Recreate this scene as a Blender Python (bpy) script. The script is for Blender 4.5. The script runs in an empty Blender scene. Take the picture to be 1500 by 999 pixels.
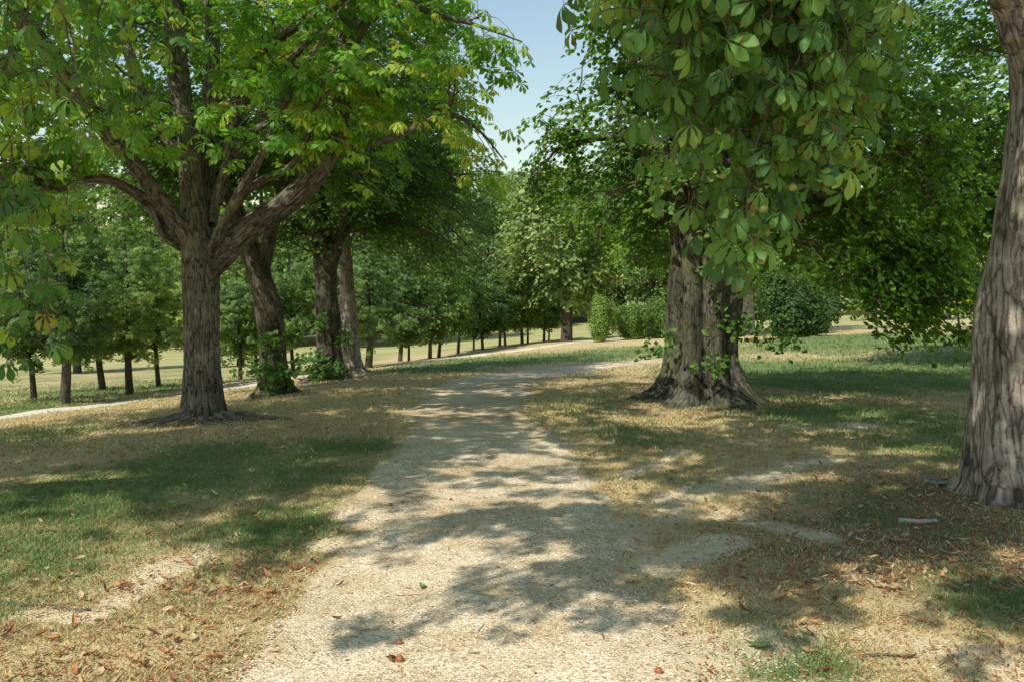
import bpy, math, random
import numpy as np
from mathutils import Vector

rng = np.random.default_rng(7)
sc = bpy.context.scene
COL = sc.collection
R = math.radians

# ------------------------------------------------------------------ camera
F = 1250.0                      # focal length in photo pixels (1500 wide)
HORIZON = 430.0
CAMZ = 1.6
PITCH = math.atan((499.5 - HORIZON) / F)
cam = bpy.data.cameras.new("camera"); camo = bpy.data.objects.new("camera", cam)
COL.objects.link(camo); sc.camera = camo
camo.location = (0, 0, CAMZ); camo.rotation_euler = (math.pi / 2 - PITCH, 0, 0)
cam.sensor_width = 36; cam.lens = 36 * F / 1500
cam.clip_start = 0.05; cam.clip_end = 2000
cp, sp = math.cos(PITCH), math.sin(PITCH)

def ray(px, py):
    dx = (px - 750) / F; dy = -(py - 499.5) / F
    return np.array([dx, cp + dy * sp, -sp + dy * cp])
def at(px, py, Y):
    d = ray(px, py); return np.array([0, 0, CAMZ]) + d * (Y / d[1])

# ------------------------------------------------------------------ terrain (thin plate spline through surveyed points)
C = []
for x in np.arange(-12, 13, 4.0):
    for y in (-30, -12, -4, 2, 6): C.append((x if y > -20 else x * 3, y, 0.0))
for p in [(297,610,11.1),(1030,585,12.9),(1480,735,6.6),(402,577,15.5),(480,557,20),(515,545,23),
          (700,545,22),(830,540,24),(950,525,27),
          (0,612,16),(265,580,20),(350,565,23),(560,538,30),(700,520,35.5),(830,503,43),
          (700,530,29.5),(960,505,36),(1100,495,40),(880,499,42),
          (50,586,20.5),(95,591,19),(190,579,22),(150,571,25),(232,566,26),(352,558,30),(590,530,36),(645,524,40),(735,508,49),(800,500,57),
          (100,545,46),(350,525,60),(500,512,70),(700,492,85),(860,478,90),(1050,474,85),(1200,466,80),(1330,463,80),(1430,461,78),
          (1250,492,34),(1420,480,38),(1250,570,15),(1400,560,17),(1150,478,56),(1350,470,60)]:
    q = at(*p); C.append((q[0], q[1], q[2]))
for x, y, z in [(-60,5,-1.2),(-70,40,-3),(-80,80,-3),(60,5,.3),(70,40,.3),(80,80,.4),(-60,-40,-.5),(60,-40,.3),(-25,0,-.5),(25,0,.1),(25,15,.1),
                (-60,120,-2),(0,125,-.8),(70,120,.6),(-20,8,-.9),(-30,20,-2.0)]:
    C.append((x, y, z))
C = np.array(C)
def _U(r2): return np.where(r2 > 1e-12, .5 * r2 * np.log(r2 + 1e-12), 0)
NC = len(C); K = _U(((C[:, None, :2] - C[None, :, :2]) ** 2).sum(-1)) + np.eye(NC) * 0.6
P = np.c_[np.ones(NC), C[:, :2]]
WT = np.linalg.solve(np.block([[K, P], [P.T, np.zeros((3, 3))]]), np.r_[C[:, 2], 0, 0, 0])
def sstep(a, b, x):
    t = np.clip((x - a) / (b - a), 0, 1); return t * t * (3 - 2 * t)
def terr(x, y):
    x = np.asarray(x, float); y = np.asarray(y, float); s = np.broadcast(x, y).shape
    X = np.broadcast_to(x, s).ravel(); Y = np.broadcast_to(y, s).ravel()
    Xc = np.clip(X, -80, 80); Yc = np.clip(Y, -40, 125); out = np.empty(len(X))
    for i in range(0, len(X), 40000):
        k = slice(i, i + 40000)
        r2 = (Xc[k, None] - C[None, :, 0]) ** 2 + (Yc[k, None] - C[None, :, 1]) ** 2
        out[k] = _U(r2) @ WT[:NC] + WT[NC] + WT[NC + 1] * Xc[k] + WT[NC + 2] * Yc[k]
    out += .018 * np.sin(X * 1.3 + 1) * np.cos(Y * 1.1 + .4) + .012 * np.sin(X * 2.9 + Y * 1.7)
    far = np.maximum(np.abs(X) - 80, 0) + np.maximum(Y - 125, 0)
    out += .012 * np.minimum(far, 300)
    return out.reshape(s)
def gz(x, y): return float(terr(np.array([x]), np.array([y]))[0])
def gnd(px, py):
    d = ray(px, py); t = np.concatenate([np.arange(1.5, 20, .02), np.arange(20, 200, .1)])
    p = d[None] * t[:, None]; h = CAMZ + p[:, 2] - terr(p[:, 0], p[:, 1])
    k = np.argmax(h < 0) if (h < 0).any() else len(t) - 1
    return np.array([p[k, 0], p[k, 1], CAMZ + p[k, 2]])

# ------------------------------------------------------------------ numpy noise
def _h(i, j, k):
    v = (i * 374761393 + j * 668265263 + k * 2147483647 + 12345) & 0xffffffff
    v = ((v ^ (v >> 13)) * 1274126177) & 0xffffffff
    return ((v ^ (v >> 16)) & 0xffff) / 65535.0
def vnoise(p):
    p = np.asarray(p, float); i = np.floor(p).astype(np.int64); f = p - i; f = f * f * (3 - 2 * f)
    r = 0
    for a in (0, 1):
        for b in (0, 1):
            for c in (0, 1):
                w = (f[:, 0] if a else 1 - f[:, 0]) * (f[:, 1] if b else 1 - f[:, 1]) * (f[:, 2] if c else 1 - f[:, 2])
                r = r + w * _h(i[:, 0] + a, i[:, 1] + b, i[:, 2] + c)
    return r
def fbm2(x, y, s, o=3, seed=0.0):
    r = 0; a = .5
    for k in range(o):
        r = r + a * vnoise(np.c_[np.ravel(x) * s + seed, np.ravel(y) * s - seed, np.full(np.size(x), seed + k * 7.3)]); s *= 2.1; a *= .55
    return (r / .95).reshape(np.shape(x))

# ------------------------------------------------------------------ mesh helpers
def mesh(name, V, loops, sizes, mats, attrs=None, fmat=None, smooth=False):
    me = bpy.data.meshes.new(name); V = np.asarray(V, np.float32)
    loops = np.asarray(loops, np.int32).ravel(); sizes = np.asarray(sizes, np.int32)
    me.vertices.add(len(V)); me.vertices.foreach_set("co", V.ravel())
    me.loops.add(len(loops)); me.loops.foreach_set("vertex_index", loops)
    me.polygons.add(len(sizes))
    me.polygons.foreach_set("loop_start", np.r_[0, np.cumsum(sizes)[:-1]].astype(np.int32))
    me.polygons.foreach_set("loop_total", sizes)
    for m in mats: me.materials.append(m)
    if fmat is not None: me.polygons.foreach_set("material_index", np.asarray(fmat, np.int32))
    me.polygons.foreach_set("use_smooth", np.full(len(sizes), smooth))
    for k, (dom, typ, arr) in (attrs or {}).items():
        a = me.attributes.new(k, typ, dom)
        a.data.foreach_set("vector" if typ == 'FLOAT_VECTOR' else "value", np.asarray(arr, np.float32).ravel())
    me.update(calc_edges=True); me.validate()
    return me
def link(name, me, parent=None, loc=None):
    o = bpy.data.objects.new(name, me); COL.objects.link(o)
    if parent is not None: o.parent = parent
    if loc is not None: o.location = loc
    return o
def tag(o, label, cat, group=None):
    o["label"] = label; o["category"] = cat
    if group: o["group"] = group
    return o
def empty(name, loc, label, cat, group=None):
    o = bpy.data.objects.new(name, None); COL.objects.link(o); o.location = loc; o.empty_display_size = .2
    return tag(o, label, cat, group)

class Acc:
    def __init__(s): s.V = []; s.L = []; s.S = []; s.A = {}; s.n = 0
    def add(s, V, L, S, **A):          # L flat indices
        s.V.append(V); s.L.append(np.asarray(L).ravel() + s.n); s.S.append(S); s.n += len(V)
        for k, v in A.items(): s.A.setdefault(k, []).append(v)
    def get(s): return np.concatenate(s.V), np.concatenate(s.L), np.concatenate(s.S), {k: np.concatenate(v) for k, v in s.A.items()}

def norm(a): return a / np.maximum(np.linalg.norm(a, axis=-1, keepdims=True), 1e-9)

def tubes(P, Rd, sides):
    """P (N,k,3) polylines, Rd (N,k) radii -> one vertex array, quads, bark coordinates"""
    P = np.asarray(P, float); Rd = np.asarray(Rd, float); N, k, _ = P.shape
    T = np.empty_like(P); T[:, 1:-1] = P[:, 2:] - P[:, :-2]; T[:, 0] = P[:, 1] - P[:, 0]; T[:, -1] = P[:, -1] - P[:, -2]; T = norm(T)
    ref = np.zeros((N, 3)); m = norm(P[:, -1] - P[:, 0]); ref[:, 0] = 1; ref[np.abs(m[:, 0]) > .75] = (0, 1, 0)
    A = norm(np.cross(T, ref[:, None, :])); B = np.cross(T, A)
    th = np.arange(sides) * 2 * math.pi / sides
    ct, st = np.cos(th), np.sin(th)
    V = P[:, :, None, :] + Rd[:, :, None, None] * (A[:, :, None, :] * ct[None, None, :, None] + B[:, :, None, :] * st[None, None, :, None])
    ln = np.concatenate([np.zeros((N, 1)), np.cumsum(np.linalg.norm(np.diff(P, axis=1), axis=2), 1)], 1)
    r0 = Rd[:, :1].repeat(k, 1)
    bk = np.stack(np.broadcast_arrays(ct[None, None] * r0[..., None], st[None, None] * r0[..., None], ln[..., None] + (np.arange(N) * 1.7)[:, None, None]), -1)
    idx = np.arange(N * k * sides).reshape(N, k, sides)
    a = idx[:, :-1]; b = idx[:, 1:]
    q = np.stack([a, np.roll(a, -1, 2), np.roll(b, -1, 2), b], -1).reshape(-1, 4)
    return V.reshape(-1, 3), q, bk.reshape(-1, 3)

def smooth_line(pts, step=.12):
    """Catmull-Rom through (x,y,z,r) rows"""
    p = np.asarray(pts, float); p = np.vstack([2 * p[0] - p[1], p, 2 * p[-1] - p[-2]])
    out = []
    for i in range(1, len(p) - 2):
        m = max(2, int(np.linalg.norm(p[i + 1, :3] - p[i, :3]) / step))
        for t in np.linspace(0, 1, m, endpoint=False):
            out.append(.5 * (2 * p[i] + (p[i + 1] - p[i - 1]) * t + (2 * p[i - 1] - 5 * p[i] + 4 * p[i + 1] - p[i + 2]) * t * t + (3 * p[i] - p[i - 1] - 3 * p[i + 1] + p[i + 2]) * t ** 3))
    out.append(p[-2]); return np.array(out)

# ------------------------------------------------------------------ materials
class NT:
    def __init__(s, name):
        s.m = bpy.data.materials.new(name); s.m.use_nodes = True; s.t = s.m.node_tree; s.t.nodes.clear()
        s.out = s.t.nodes.new("ShaderNodeOutputMaterial")
    def n(s, typ, **kw):
        nd = s.t.nodes.new(typ)
        for k, v in kw.items():
            if k[0] == "i" and k[1:].isdigit(): s.put(nd.inputs[int(k[1:])], v)
            elif k[0] == "I": s.put(nd.inputs[k[1:].replace("_", " ")], v)
            else: setattr(nd, k, v)
        return nd
    def put(s, sock, v):
        if isinstance(v, bpy.types.NodeSocket): s.t.links.new(v, sock)
        elif isinstance(v, (tuple, list)) and len(v) == 3 and sock.type == 'RGBA': sock.default_value = (*v, 1)
        else: sock.default_value = v
    def attr(s, name, vec=False):
        a = s.n("ShaderNodeAttribute", attribute_name=name); return a.outputs[1 if vec else 2]
    def noise(s, v, scale, detail=4, rough=.55, dist=0): 
        nd = s.n("ShaderNodeTexNoise", IScale=scale, IDetail=detail, IRoughness=rough, IDistortion=dist)
        if v is not None: s.put(nd.inputs["Vector"], v)
        return nd.outputs[0]
    def vor(s, v, scale, out=0, feature='F1'):
        nd = s.n("ShaderNodeTexVoronoi", IScale=scale, feature=feature)
        if v is not None: s.put(nd.inputs["Vector"], v)
        return nd.outputs[out]
    def ramp(s, f, stops):
        nd = s.n("ShaderNodeValToRGB", i0=f); e = nd.color_ramp.elements
        while len(e) < len(stops): e.new(.5)
        for i, (p, c) in enumerate(stops):
            e[i].position = p; e[i].color = (*c, 1) if isinstance(c, (tuple, list)) else (c, c, c, 1)
        return nd.outputs[0]
    def math(s, op, a, b=0.0, c=0.0):
        nd = s.n("ShaderNodeMath", operation=op, i0=a, i1=b)
        if op in ('MULTIPLY_ADD', 'SMOOTH_MIN'): s.put(nd.inputs[2], c)
        return nd.outputs[0]
    def mr(s, v, a, b, c=0.0, d=1.0):
        nd = s.n("ShaderNodeMapRange", i0=v, i1=a, i2=b, i3=c, i4=d); nd.interpolation_type = 'SMOOTHSTEP'; return nd.outputs[0]
    def mix(s, f, a, b, mode='MIX'):
        nd = s.n("ShaderNodeMix", data_type='RGBA', blend_type=mode)
        s.put(nd.inputs[0], f); s.put(nd.inputs[6], a); s.put(nd.inputs[7], b); return nd.outputs[2]
    def scale(s, v, xyz):
        nd = s.n("ShaderNodeVectorMath", operation='MULTIPLY', i0=v, i1=xyz); return nd.outputs[0]
    def bump(s, h, strength, dist): return s.n("ShaderNodeBump", IStrength=strength, IDistance=dist, IHeight=h).outputs[0]
    def done(s, sh): s.t.links.new(sh, s.out.inputs[0]); return s.m

def leaf_mat(name, ramp, rough=.5, trans=.35, hires=False, var=.0, tcol=(1.25, 1.2, .55)):
    t = NT(name); v = t.attr("v")
    v = t.math('ADD', v, t.math('MULTIPLY', t.math('SUBTRACT', t.n("ShaderNodeObjectInfo").outputs["Random"], .5), var))
    col = t.ramp(v, ramp)
    h = None
    if hires:
        uv = t.attr("luv", True)
        sx = t.n("ShaderNodeSeparateXYZ", i0=uv); ax = t.math('ABSOLUTE', sx.outputs[0])
        ph = t.math('MULTIPLY', t.math('SUBTRACT', sx.outputs[1], t.math('MULTIPLY', ax, .9)), 75.0)
        vein = t.math('POWER', t.math('ABSOLUTE', t.math('SINE', ph)), .5)
        mid = t.mr(ax, 0.0, .018)
        vm = t.math('MULTIPLY', vein, mid)
        col = t.mix(t.math('MULTIPLY', t.math('SUBTRACT', 1.0, vm), .35), col, (.22, .30, .10))
        sp_ = t.noise(t.n("ShaderNodeTexCoord").outputs[3], 16, 3)
        col = t.mix(t.math('MULTIPLY', t.mr(sp_, .60, .66), .85), col, (.25, .13, .045))
        h = vm
    p = t.n("ShaderNodeBsdfPrincipled", IBase_Color=col, IRoughness=rough)
    p.inputs["Specular IOR Level"].default_value = .35
    tr = t.n("ShaderNodeBsdfTranslucent", i0=t.mix(1.0, col, tcol, 'MULTIPLY'))
    if h is not None:
        b = t.bump(h, .35, .004); t.put(p.inputs["Normal"], b)
    return t.done(t.n("ShaderNodeMixShader", i0=trans, i1=p.outputs[0], i2=tr.outputs[0]).outputs[0])

def bark_mat(name, dark, mid, light, sc1=9.0, moss=.0, mossc=(.09, .11, .04), bd=.02, lich=.25):
    t = NT(name); b = t.attr("bark", True)
    w = t.noise(b, 6, 3); 
    v = t.n("ShaderNodeVectorMath", operation='ADD', i0=t.scale(b, (1, 1, .16)), i1=t.scale(t.n("ShaderNodeCombineXYZ", i0=w, i1=w, i2=w).outputs[0], (.06, .06, .03))).outputs[0]
    r1 = t.vor(v, sc1 * 2.2, 0, 'DISTANCE_TO_EDGE'); r2 = t.noise(v, sc1 * 4, 6, .65)
    crack = t.mr(r1, .0, .16); line = t.mr(t.math('ADD', r1, t.math('MULTIPLY', w, .10)), .055, .095)
    fine = t.noise(t.scale(b, (1, 1, .35)), sc1 * 16, 4, .7)
    h = t.math('ADD', t.math('MULTIPLY', crack, .22), t.math('ADD', t.math('MULTIPLY', r2, .55), t.math('MULTIPLY', fine, .35)))
    col = t.ramp(h, [(.30, dark), (.58, mid), (.85, light)])
    col = t.mix(t.math('MULTIPLY', t.math('SUBTRACT', 1.0, line), .55), col, (dark[0] * .4, dark[1] * .4, dark[2] * .4))
    pos = t.n("ShaderNodeNewGeometry").outputs[0]
    l = t.noise(pos, 3.0, 5, .7)
    col = t.mix(t.math('MULTIPLY', t.mr(l, .5, .62), lich), col, (light[0] * 1.25, light[1] * 1.3, light[2] * 1.15))
    if moss: col = t.mix(t.math('MULTIPLY', t.mr(t.noise(pos, 2.2, 5, .7), .42, .6), moss), col, mossc)
    big = t.noise(pos, 1.3, 4, .6); col = t.mix(1.0, col, t.ramp(big, [(.3, (.68, .66, .64)), (.5, (1, 1, 1)), (.72, (1.35, 1.28, 1.2))]), 'MULTIPLY')
    # baked depth attribute: darker in carved bark grooves and near the trunk foot
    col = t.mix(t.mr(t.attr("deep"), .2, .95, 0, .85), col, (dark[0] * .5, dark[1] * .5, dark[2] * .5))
    p = t.n("ShaderNodeBsdfPrincipled", IBase_Color=col, IRoughness=.92); p.inputs["Specular IOR Level"].default_value = .15
    t.put(p.inputs["Normal"], t.bump(h, .9, bd))
    return t.done(p.outputs[0])

BARK = {
 'chestnut': bark_mat("bark_chestnut", (.04, .034, .028), (.135, .115, .094), (.32, .285, .245), 11, .15),
 'near': bark_mat("bark_near_chestnut", (.085, .07, .06), (.27, .23, .195), (.50, .445, .39), 7, .1, bd=.03, lich=.5),
 'lime': bark_mat("bark_lime", (.026, .023, .018), (.075, .067, .053), (.19, .178, .145), 12, .4),
 'dark': bark_mat("bark_dark", (.028, .023, .018), (.078, .065, .052), (.17, .15, .12), 12, .2),
 'twig': bark_mat("bark_twig", (.05, .042, .03), (.13, .115, .085), (.28, .26, .2), 14, 0),
}
def GR(a, b, c, d, e, k=1.5):
    f = lambda x: tuple(min(v * k, .55) for v in x)
    return [(0, f(a)), (.35, f(b)), (.7, f(c)), (.93, f(d)), (1, f(e))]
LEAF = {
 'chest': leaf_mat("leaf_chestnut", GR((.026, .066, .014), (.060, .140, .024), (.115, .225, .034), (.21, .31, .045), (.42, .36, .05), 2.15), trans=.56),
 'chest_hi': leaf_mat("leaf_chestnut_near", GR((.030, .080, .026), (.055, .125, .032), (.10, .185, .04), (.17, .23, .045), (.30, .22, .05), 2.0), rough=.4, trans=.46, hires=True),
 'chest_left': leaf_mat("leaf_chestnut_sunny", GR((.022, .070, .022), (.050, .130, .030), (.105, .215, .036), (.22, .31, .05), (.60, .28, .06), 1.6), rough=.45, trans=.52, hires=True),
 'lime': leaf_mat("leaf_lime", GR((.022, .055, .014), (.045, .095, .019), (.085, .155, .025), (.15, .235, .035), (.24, .28, .05), 2.4), trans=.5),
 'young': leaf_mat("leaf_young", GR((.034, .066, .022), (.065, .110, .030), (.105, .160, .038), (.17, .225, .050), (.24, .26, .06), 2.1), trans=.42, var=.55),
 'far': leaf_mat("leaf_far_hazed", GR((.050, .078, .032), (.080, .118, .042), (.120, .165, .055), (.18, .225, .07), (.24, .26, .085), 2.25), trans=.4, var=.3),  # distance haze is put into these lighter, greyer leaf colours
 'bush': leaf_mat("leaf_bush", GR((.045, .085, .020), (.085, .145, .030), (.15, .22, .045), (.24, .30, .07), (.34, .34, .08), 1.7), trans=.25, var=.1),
 'yew': leaf_mat("leaf_evergreen", GR((.022, .045, .015), (.040, .07, .022), (.065, .105, .03), (.10, .15, .04), (.14, .19, .05)), trans=.2),
 'gold': leaf_mat("leaf_golden", GR((.12, .18, .03), (.20, .27, .045), (.28, .34, .06), (.34, .38, .08), (.4, .4, .1)), trans=.35),
}

# ------------------------------------------------------------------ leaf prototypes
def proto_compound(L=.16, nl=7, hi=False, r=None, droop=.5):
    """palmate leaf, petiole end at origin, normal +Z. returns V, loops, sizes, luv"""
    r = r or random.Random(1)
    V = []; Lp = []; S = []; UV = []
    angs = np.linspace(-1, 1, nl) * R(125 if nl == 7 else 95)
    for a in angs:
        l = L * (1 - .42 * (abs(a) / R(125)) ** 1.3) * r.uniform(.9, 1.08); w = l * r.uniform(.19, .235)
        a += r.uniform(-.1, .1); dr = droop * r.uniform(.6, 1.3); fold = r.uniform(.1, .45)
        if hi:
            us = [0, .14, .3, .46, .6, .72, .82, .91, 1.0]; ws = [.03, .10, .27, .50, .76, .97, 1.0, .62, .0]
        else:
            us = [0, .40, .74, 1.0]; ws = [.03, .38, 1, 0]
        base = len(V)
        for u, wi in zip(us, ws):
            # bend down along the leaflet
            bx = l * (math.sin(dr * u) / dr if dr > .01 else u); bz = -l * (1 - math.cos(dr * u)) / max(dr, .01)
            bz -= .22 * l * u
            for sd in (-1, 0, 1):
                y = sd * wi * w * math.cos(fold); z = bz + abs(sd) * wi * w * math.sin(fold) * (1 if not hi else 1)
                if hi and sd: z += .012 * l * math.sin(u * 40) * wi
                V.append((bx * math.cos(a) - y * math.sin(a), bx * math.sin(a) + y * math.cos(a), z))
                UV.append((sd * wi * w / L, u * l / L, 0))
        for i in range(len(us) - 1):
            b = base + i * 3
            for k in (0, 1):
                Lp += [b + k, b + k + 1, b + k + 4, b + k + 3]; S.append(4)
    if hi:  # petiole running back
        base = len(V); pl = L * .75
        for s_ in (0, 1):
            for a in range(3):
                V.append((-pl * s_ * .5, math.cos(a * 2.1) * .0022, pl * s_ * .55 + math.sin(a * 2.1) * .0022)); UV.append((0, 0, 0))
        for a in range(3):
            Lp += [base + a, base + (a + 1) % 3, base + 3 + (a + 1) % 3, base + 3 + a]; S.append(4)
    return np.array(V), np.array(Lp), np.array(S), np.array(UV)
def proto_simple(L=.09, w=.42, fold=.35, droop=.3):
    V = []; Lp = []; S = []
    us = [0, .35, .75, 1.0]; ws = [.1, 1, .7, 0]
    for u, wi in zip(us, ws):
        for sd in (-1, 0, 1): V.append((L * u, sd * wi * w * L, -droop * L * u * u + abs(sd) * wi * w * L * fold))
    for i in range(3):
        for k in (0, 1): b = i * 3; Lp += [b + k, b + k + 1, b + k + 4, b + k + 3]; S.append(4)
    return np.array(V), np.array(Lp), np.array(S), np.zeros((12, 3))
def proto_quad(L=.1, w=.4, fold=.3):
    V = [(0, 0, 0), (L * .55, -w * L, fold * L * w), (L, 0, -.1 * L), (L * .55, w * L, fold * L * w)]
    return np.array(V), np.array([0, 1, 2, 0, 2, 3]), np.array([3, 3]), np.zeros((4, 3))

def place(acc, protos, pos, nrm, yaw, scl, v):
    """instance prototype leaves into one mesh"""
    N = len(pos); nrm = norm(nrm)
    ref = np.stack([np.cos(yaw), np.sin(yaw), np.zeros(N)], -1)
    X = norm(ref - nrm * (ref * nrm).sum(-1, keepdims=True)); Y = np.cross(nrm, X)
    pick = np.arange(N) % len(protos)
    for i, (PV, PL, PS, PU) in enumerate(protos):
        m = pick == i; k = m.sum()
        if not k: continue
        s = scl[m][:, None, None]
        V = pos[m][:, None] + s * (PV[None, :, 0:1] * X[m][:, None] + PV[None, :, 1:2] * Y[m][:, None] + PV[None, :, 2:3] * nrm[m][:, None])
        L = (PL[None] + (np.arange(k) * len(PV))[:, None]).ravel()
        acc.add(V.reshape(-1, 3), L, np.tile(PS, k), v=np.repeat(v[m], len(PS)), luv=np.tile(PU, (k, 1)))

def crown_mesh(name, acc, mat, origin, uv=False):
    V, L, S, A = acc.get()
    at_ = {"v": ('FACE', 'FLOAT', np.clip(A['v'], 0, 1))}
    if uv: at_["luv"] = ('POINT', 'FLOAT_VECTOR', A['luv'])
    return mesh(name, V - origin, L, S, [mat], at_)

# ------------------------------------------------------------------ tree growth
def in_blobs(blobs, N, shell=.5):
    """blobs rows cx,cy,cz,rx,ry,rz"""
    b = np.array(blobs, float); vol = b[:, 3] * b[:, 4] * b[:, 5]; k = rng.choice(len(b), N, p=vol / vol.sum())
    d = norm(rng.normal(size=(N, 3))); r = rng.random(N) ** (1 / 3); r = np.where(rng.random(N) < shell, .72 + .28 * rng.random(N), r)
    return b[k, :3] + d * r[:, None] * b[k, 3:]

def bez(P0, P1, P2, k):
    t = np.linspace(0, 1, k)[None, :, None]
    return (1 - t) ** 2 * P0[:, None] + 2 * t * (1 - t) * P1[:, None] + t * t * P2[:, None]

def attach(T, nodes, ndir, base, bias=.25):
    """nearest node, preferring nodes nearer the base than the target"""
    out = np.empty(len(T), int); nb = np.linalg.norm(nodes - base, axis=1)
    for i in range(0, len(T), 500):
        t = T[i:i + 500]; d = np.linalg.norm(t[:, None] - nodes[None], axis=2); tb = np.linalg.norm(t - base, axis=1)
        d = d + 2.0 * np.maximum(nb[None] - tb[:, None] + .3 * d, 0)
        out[i:i + 500] = d.argmin(1)
    return out

def grow(limbs, blobs, n1, n2, base, per=7, keep=None, droop=.25, rmin=0.0, near=1.1, shell=.5, l1sides=6, tw=4, r1=(.012, .010), start=.3, thin=None):
    """limbs: list of (k,4) arrays. Returns branch tubes and leaf anchor points/dirs."""
    nodes = np.concatenate([l[int(len(l) * start * (i == 0)):, :3] for i, l in enumerate(limbs)])
    rad = np.concatenate([l[int(len(l) * start * (i == 0)):, 3] for i, l in enumerate(limbs)])
    ndir = np.concatenate([norm(np.gradient(l[:, :3], axis=0))[int(len(l) * start * (i == 0)):] for i, l in enumerate(limbs)])
    T = in_blobs(blobs, n1, shell)
    if keep is not None: T = T[keep(T)]
    T = T[np.argsort(np.linalg.norm(T - base, axis=1))]
    tub = Acc(); allP = nodes; allR = rad; allD = ndir
    for part in np.array_split(np.arange(len(T)), 4):
        t = T[part]
        if not len(t): continue
        a = attach(t, allP, allD, base); P0 = allP[a]; L = np.linalg.norm(t - P0, axis=1)
        r0 = np.minimum(allR[a] * .6, r1[0] + r1[1] * L)
        P1 = P0 + norm(allD[a] * .6 + norm(t - P0) * .8 + np.array([0, 0, .35])) * (L * .5)[:, None] + rng.normal(size=(len(t), 3)) * (L * .07)[:, None]
        B = bez(P0, P1, t, 9); B[:, 1:-1] += rng.normal(size=(len(t), 7, 3)) * (L * .018)[:, None, None]
        rr = r0[:, None] * np.linspace(1, .32, 9)[None]
        V, q, bk = tubes(B, rr, l1sides); tub.add(V, q, np.full(len(q), 4), bark=bk)
        allP = np.concatenate([allP, B[:, 2:].reshape(-1, 3)]); allR = np.concatenate([allR, rr[:, 2:].ravel()])
        allD = np.concatenate([allD, norm(np.gradient(B, axis=1))[:, 2:].reshape(-1, 3)])
    # twigs: from random branch nodes outward
    cand = np.where(allR < .05)[0]; cand = cand if len(cand) > 10 else np.arange(len(allP))
    a = rng.choice(cand, n2); P0 = allP[a]
    d = norm(rng.normal(size=(n2, 3)) * np.array([1, 1, .55]) + allD[a] * .6)
    L = near * (.45 + .75 * rng.random(n2))
    P2 = P0 + d * L[:, None]; P2[:, 2] -= droop * L
    if keep is not None:
        m = keep(P2); P0, P2, d, L, a = P0[m], P2[m], d[m], L[m], a[m]
    if thin is not None:
        m = (P2[:, 2] < thin[0]) | (rng.random(len(P2)) > thin[1]); P0, P2, d, L, a = P0[m], P2[m], d[m], L[m], a[m]
    P1 = P0 + d * (L * .55)[:, None] + np.array([0, 0, 1]) * (L * .12)[:, None]
    B = bez(P0, P1, P2, 5); r0 = np.minimum(allR[a] * .7, .007)
    V, q, bk = tubes(B, r0[:, None] * np.linspace(1, .35, 5)[None], 3 if tw < 4 else 4); tub.add(V, q, np.full(len(q), 4), bark=bk)
    m = len(B); u = .3 + .75 * rng.random((m, per)); u = np.minimum(u, 1); u[:, 0] = 1.0
    idx = np.clip((u * 4).astype(int), 0, 3); fr = u * 4 - idx
    ii = np.arange(m)[:, None]
    pos = B[ii, idx] * (1 - fr[..., None]) + B[ii, idx + 1] * fr[..., None]
    tdir = norm(B[:, -1] - B[:, 0])[:, None].repeat(per, 1)
    clump = np.repeat(rng.random(m), per)
    return tub, pos.reshape(-1, 3), tdir.reshape(-1, 3), clump

def leaves(acc, protos, pos, td, clump, base, tilt=.6, off=.1, s=(.75, 1.15), vmid=.4, vspan=.5, up=1.0, hang=0.0, yellow=.0, centre=None):
    N = len(pos); yaw = rng.random(N) * 2 * math.pi
    od = norm(np.stack([np.cos(yaw), np.sin(yaw), rng.normal(size=N) * .3], -1) + td * .6)
    p = pos + od * off * (.4 + rng.random(N))[:, None]; p[:, 2] -= off * .5
    c = base if centre is None else centre
    out = norm((p - c) * np.array([1, 1, .3]))
    nr = np.array([0, 0, up]) + out * tilt + rng.normal(size=(N, 3)) * .38
    yw = np.arctan2(od[:, 1], od[:, 0]) + rng.normal(size=N) * .3
    v = vmid + vspan * (clump - .5) + rng.normal(size=N) * .10
    big = vnoise(p * .55 + 31)
    v = v + .35 * (big - .5)
    if yellow: v = np.where(rng.random(N) < yellow, .93 + .07 * rng.random(N), np.minimum(v, .92))
    else: v = np.minimum(v, .92)
    place(acc, protos, p, nr, yw, s[0] + (s[1] - s[0]) * rng.random(N), v)

def nearest_seg(V, segs):
    """segs rows: ax ay az ra bx by bz rb len0 id -> index, t, dist"""
    best = np.full(len(V), 1e9); bi = np.zeros(len(V), int); bt = np.zeros(len(V)); bd = np.zeros(len(V))
    for i, s in enumerate(segs):
        a = s[0:3]; b = s[4:7]; ab = b - a; t = np.clip(((V - a) @ ab) / (ab @ ab), 0, 1)
        d = np.linalg.norm(V - a - t[:, None] * ab, axis=1); e = d / (s[3] * (1 - t) + s[7] * t)
        m = e < best; best[m] = e[m]; bi[m] = i; bt[m] = t[m]; bd[m] = d[m]
    return bi, bt, bd

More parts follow.
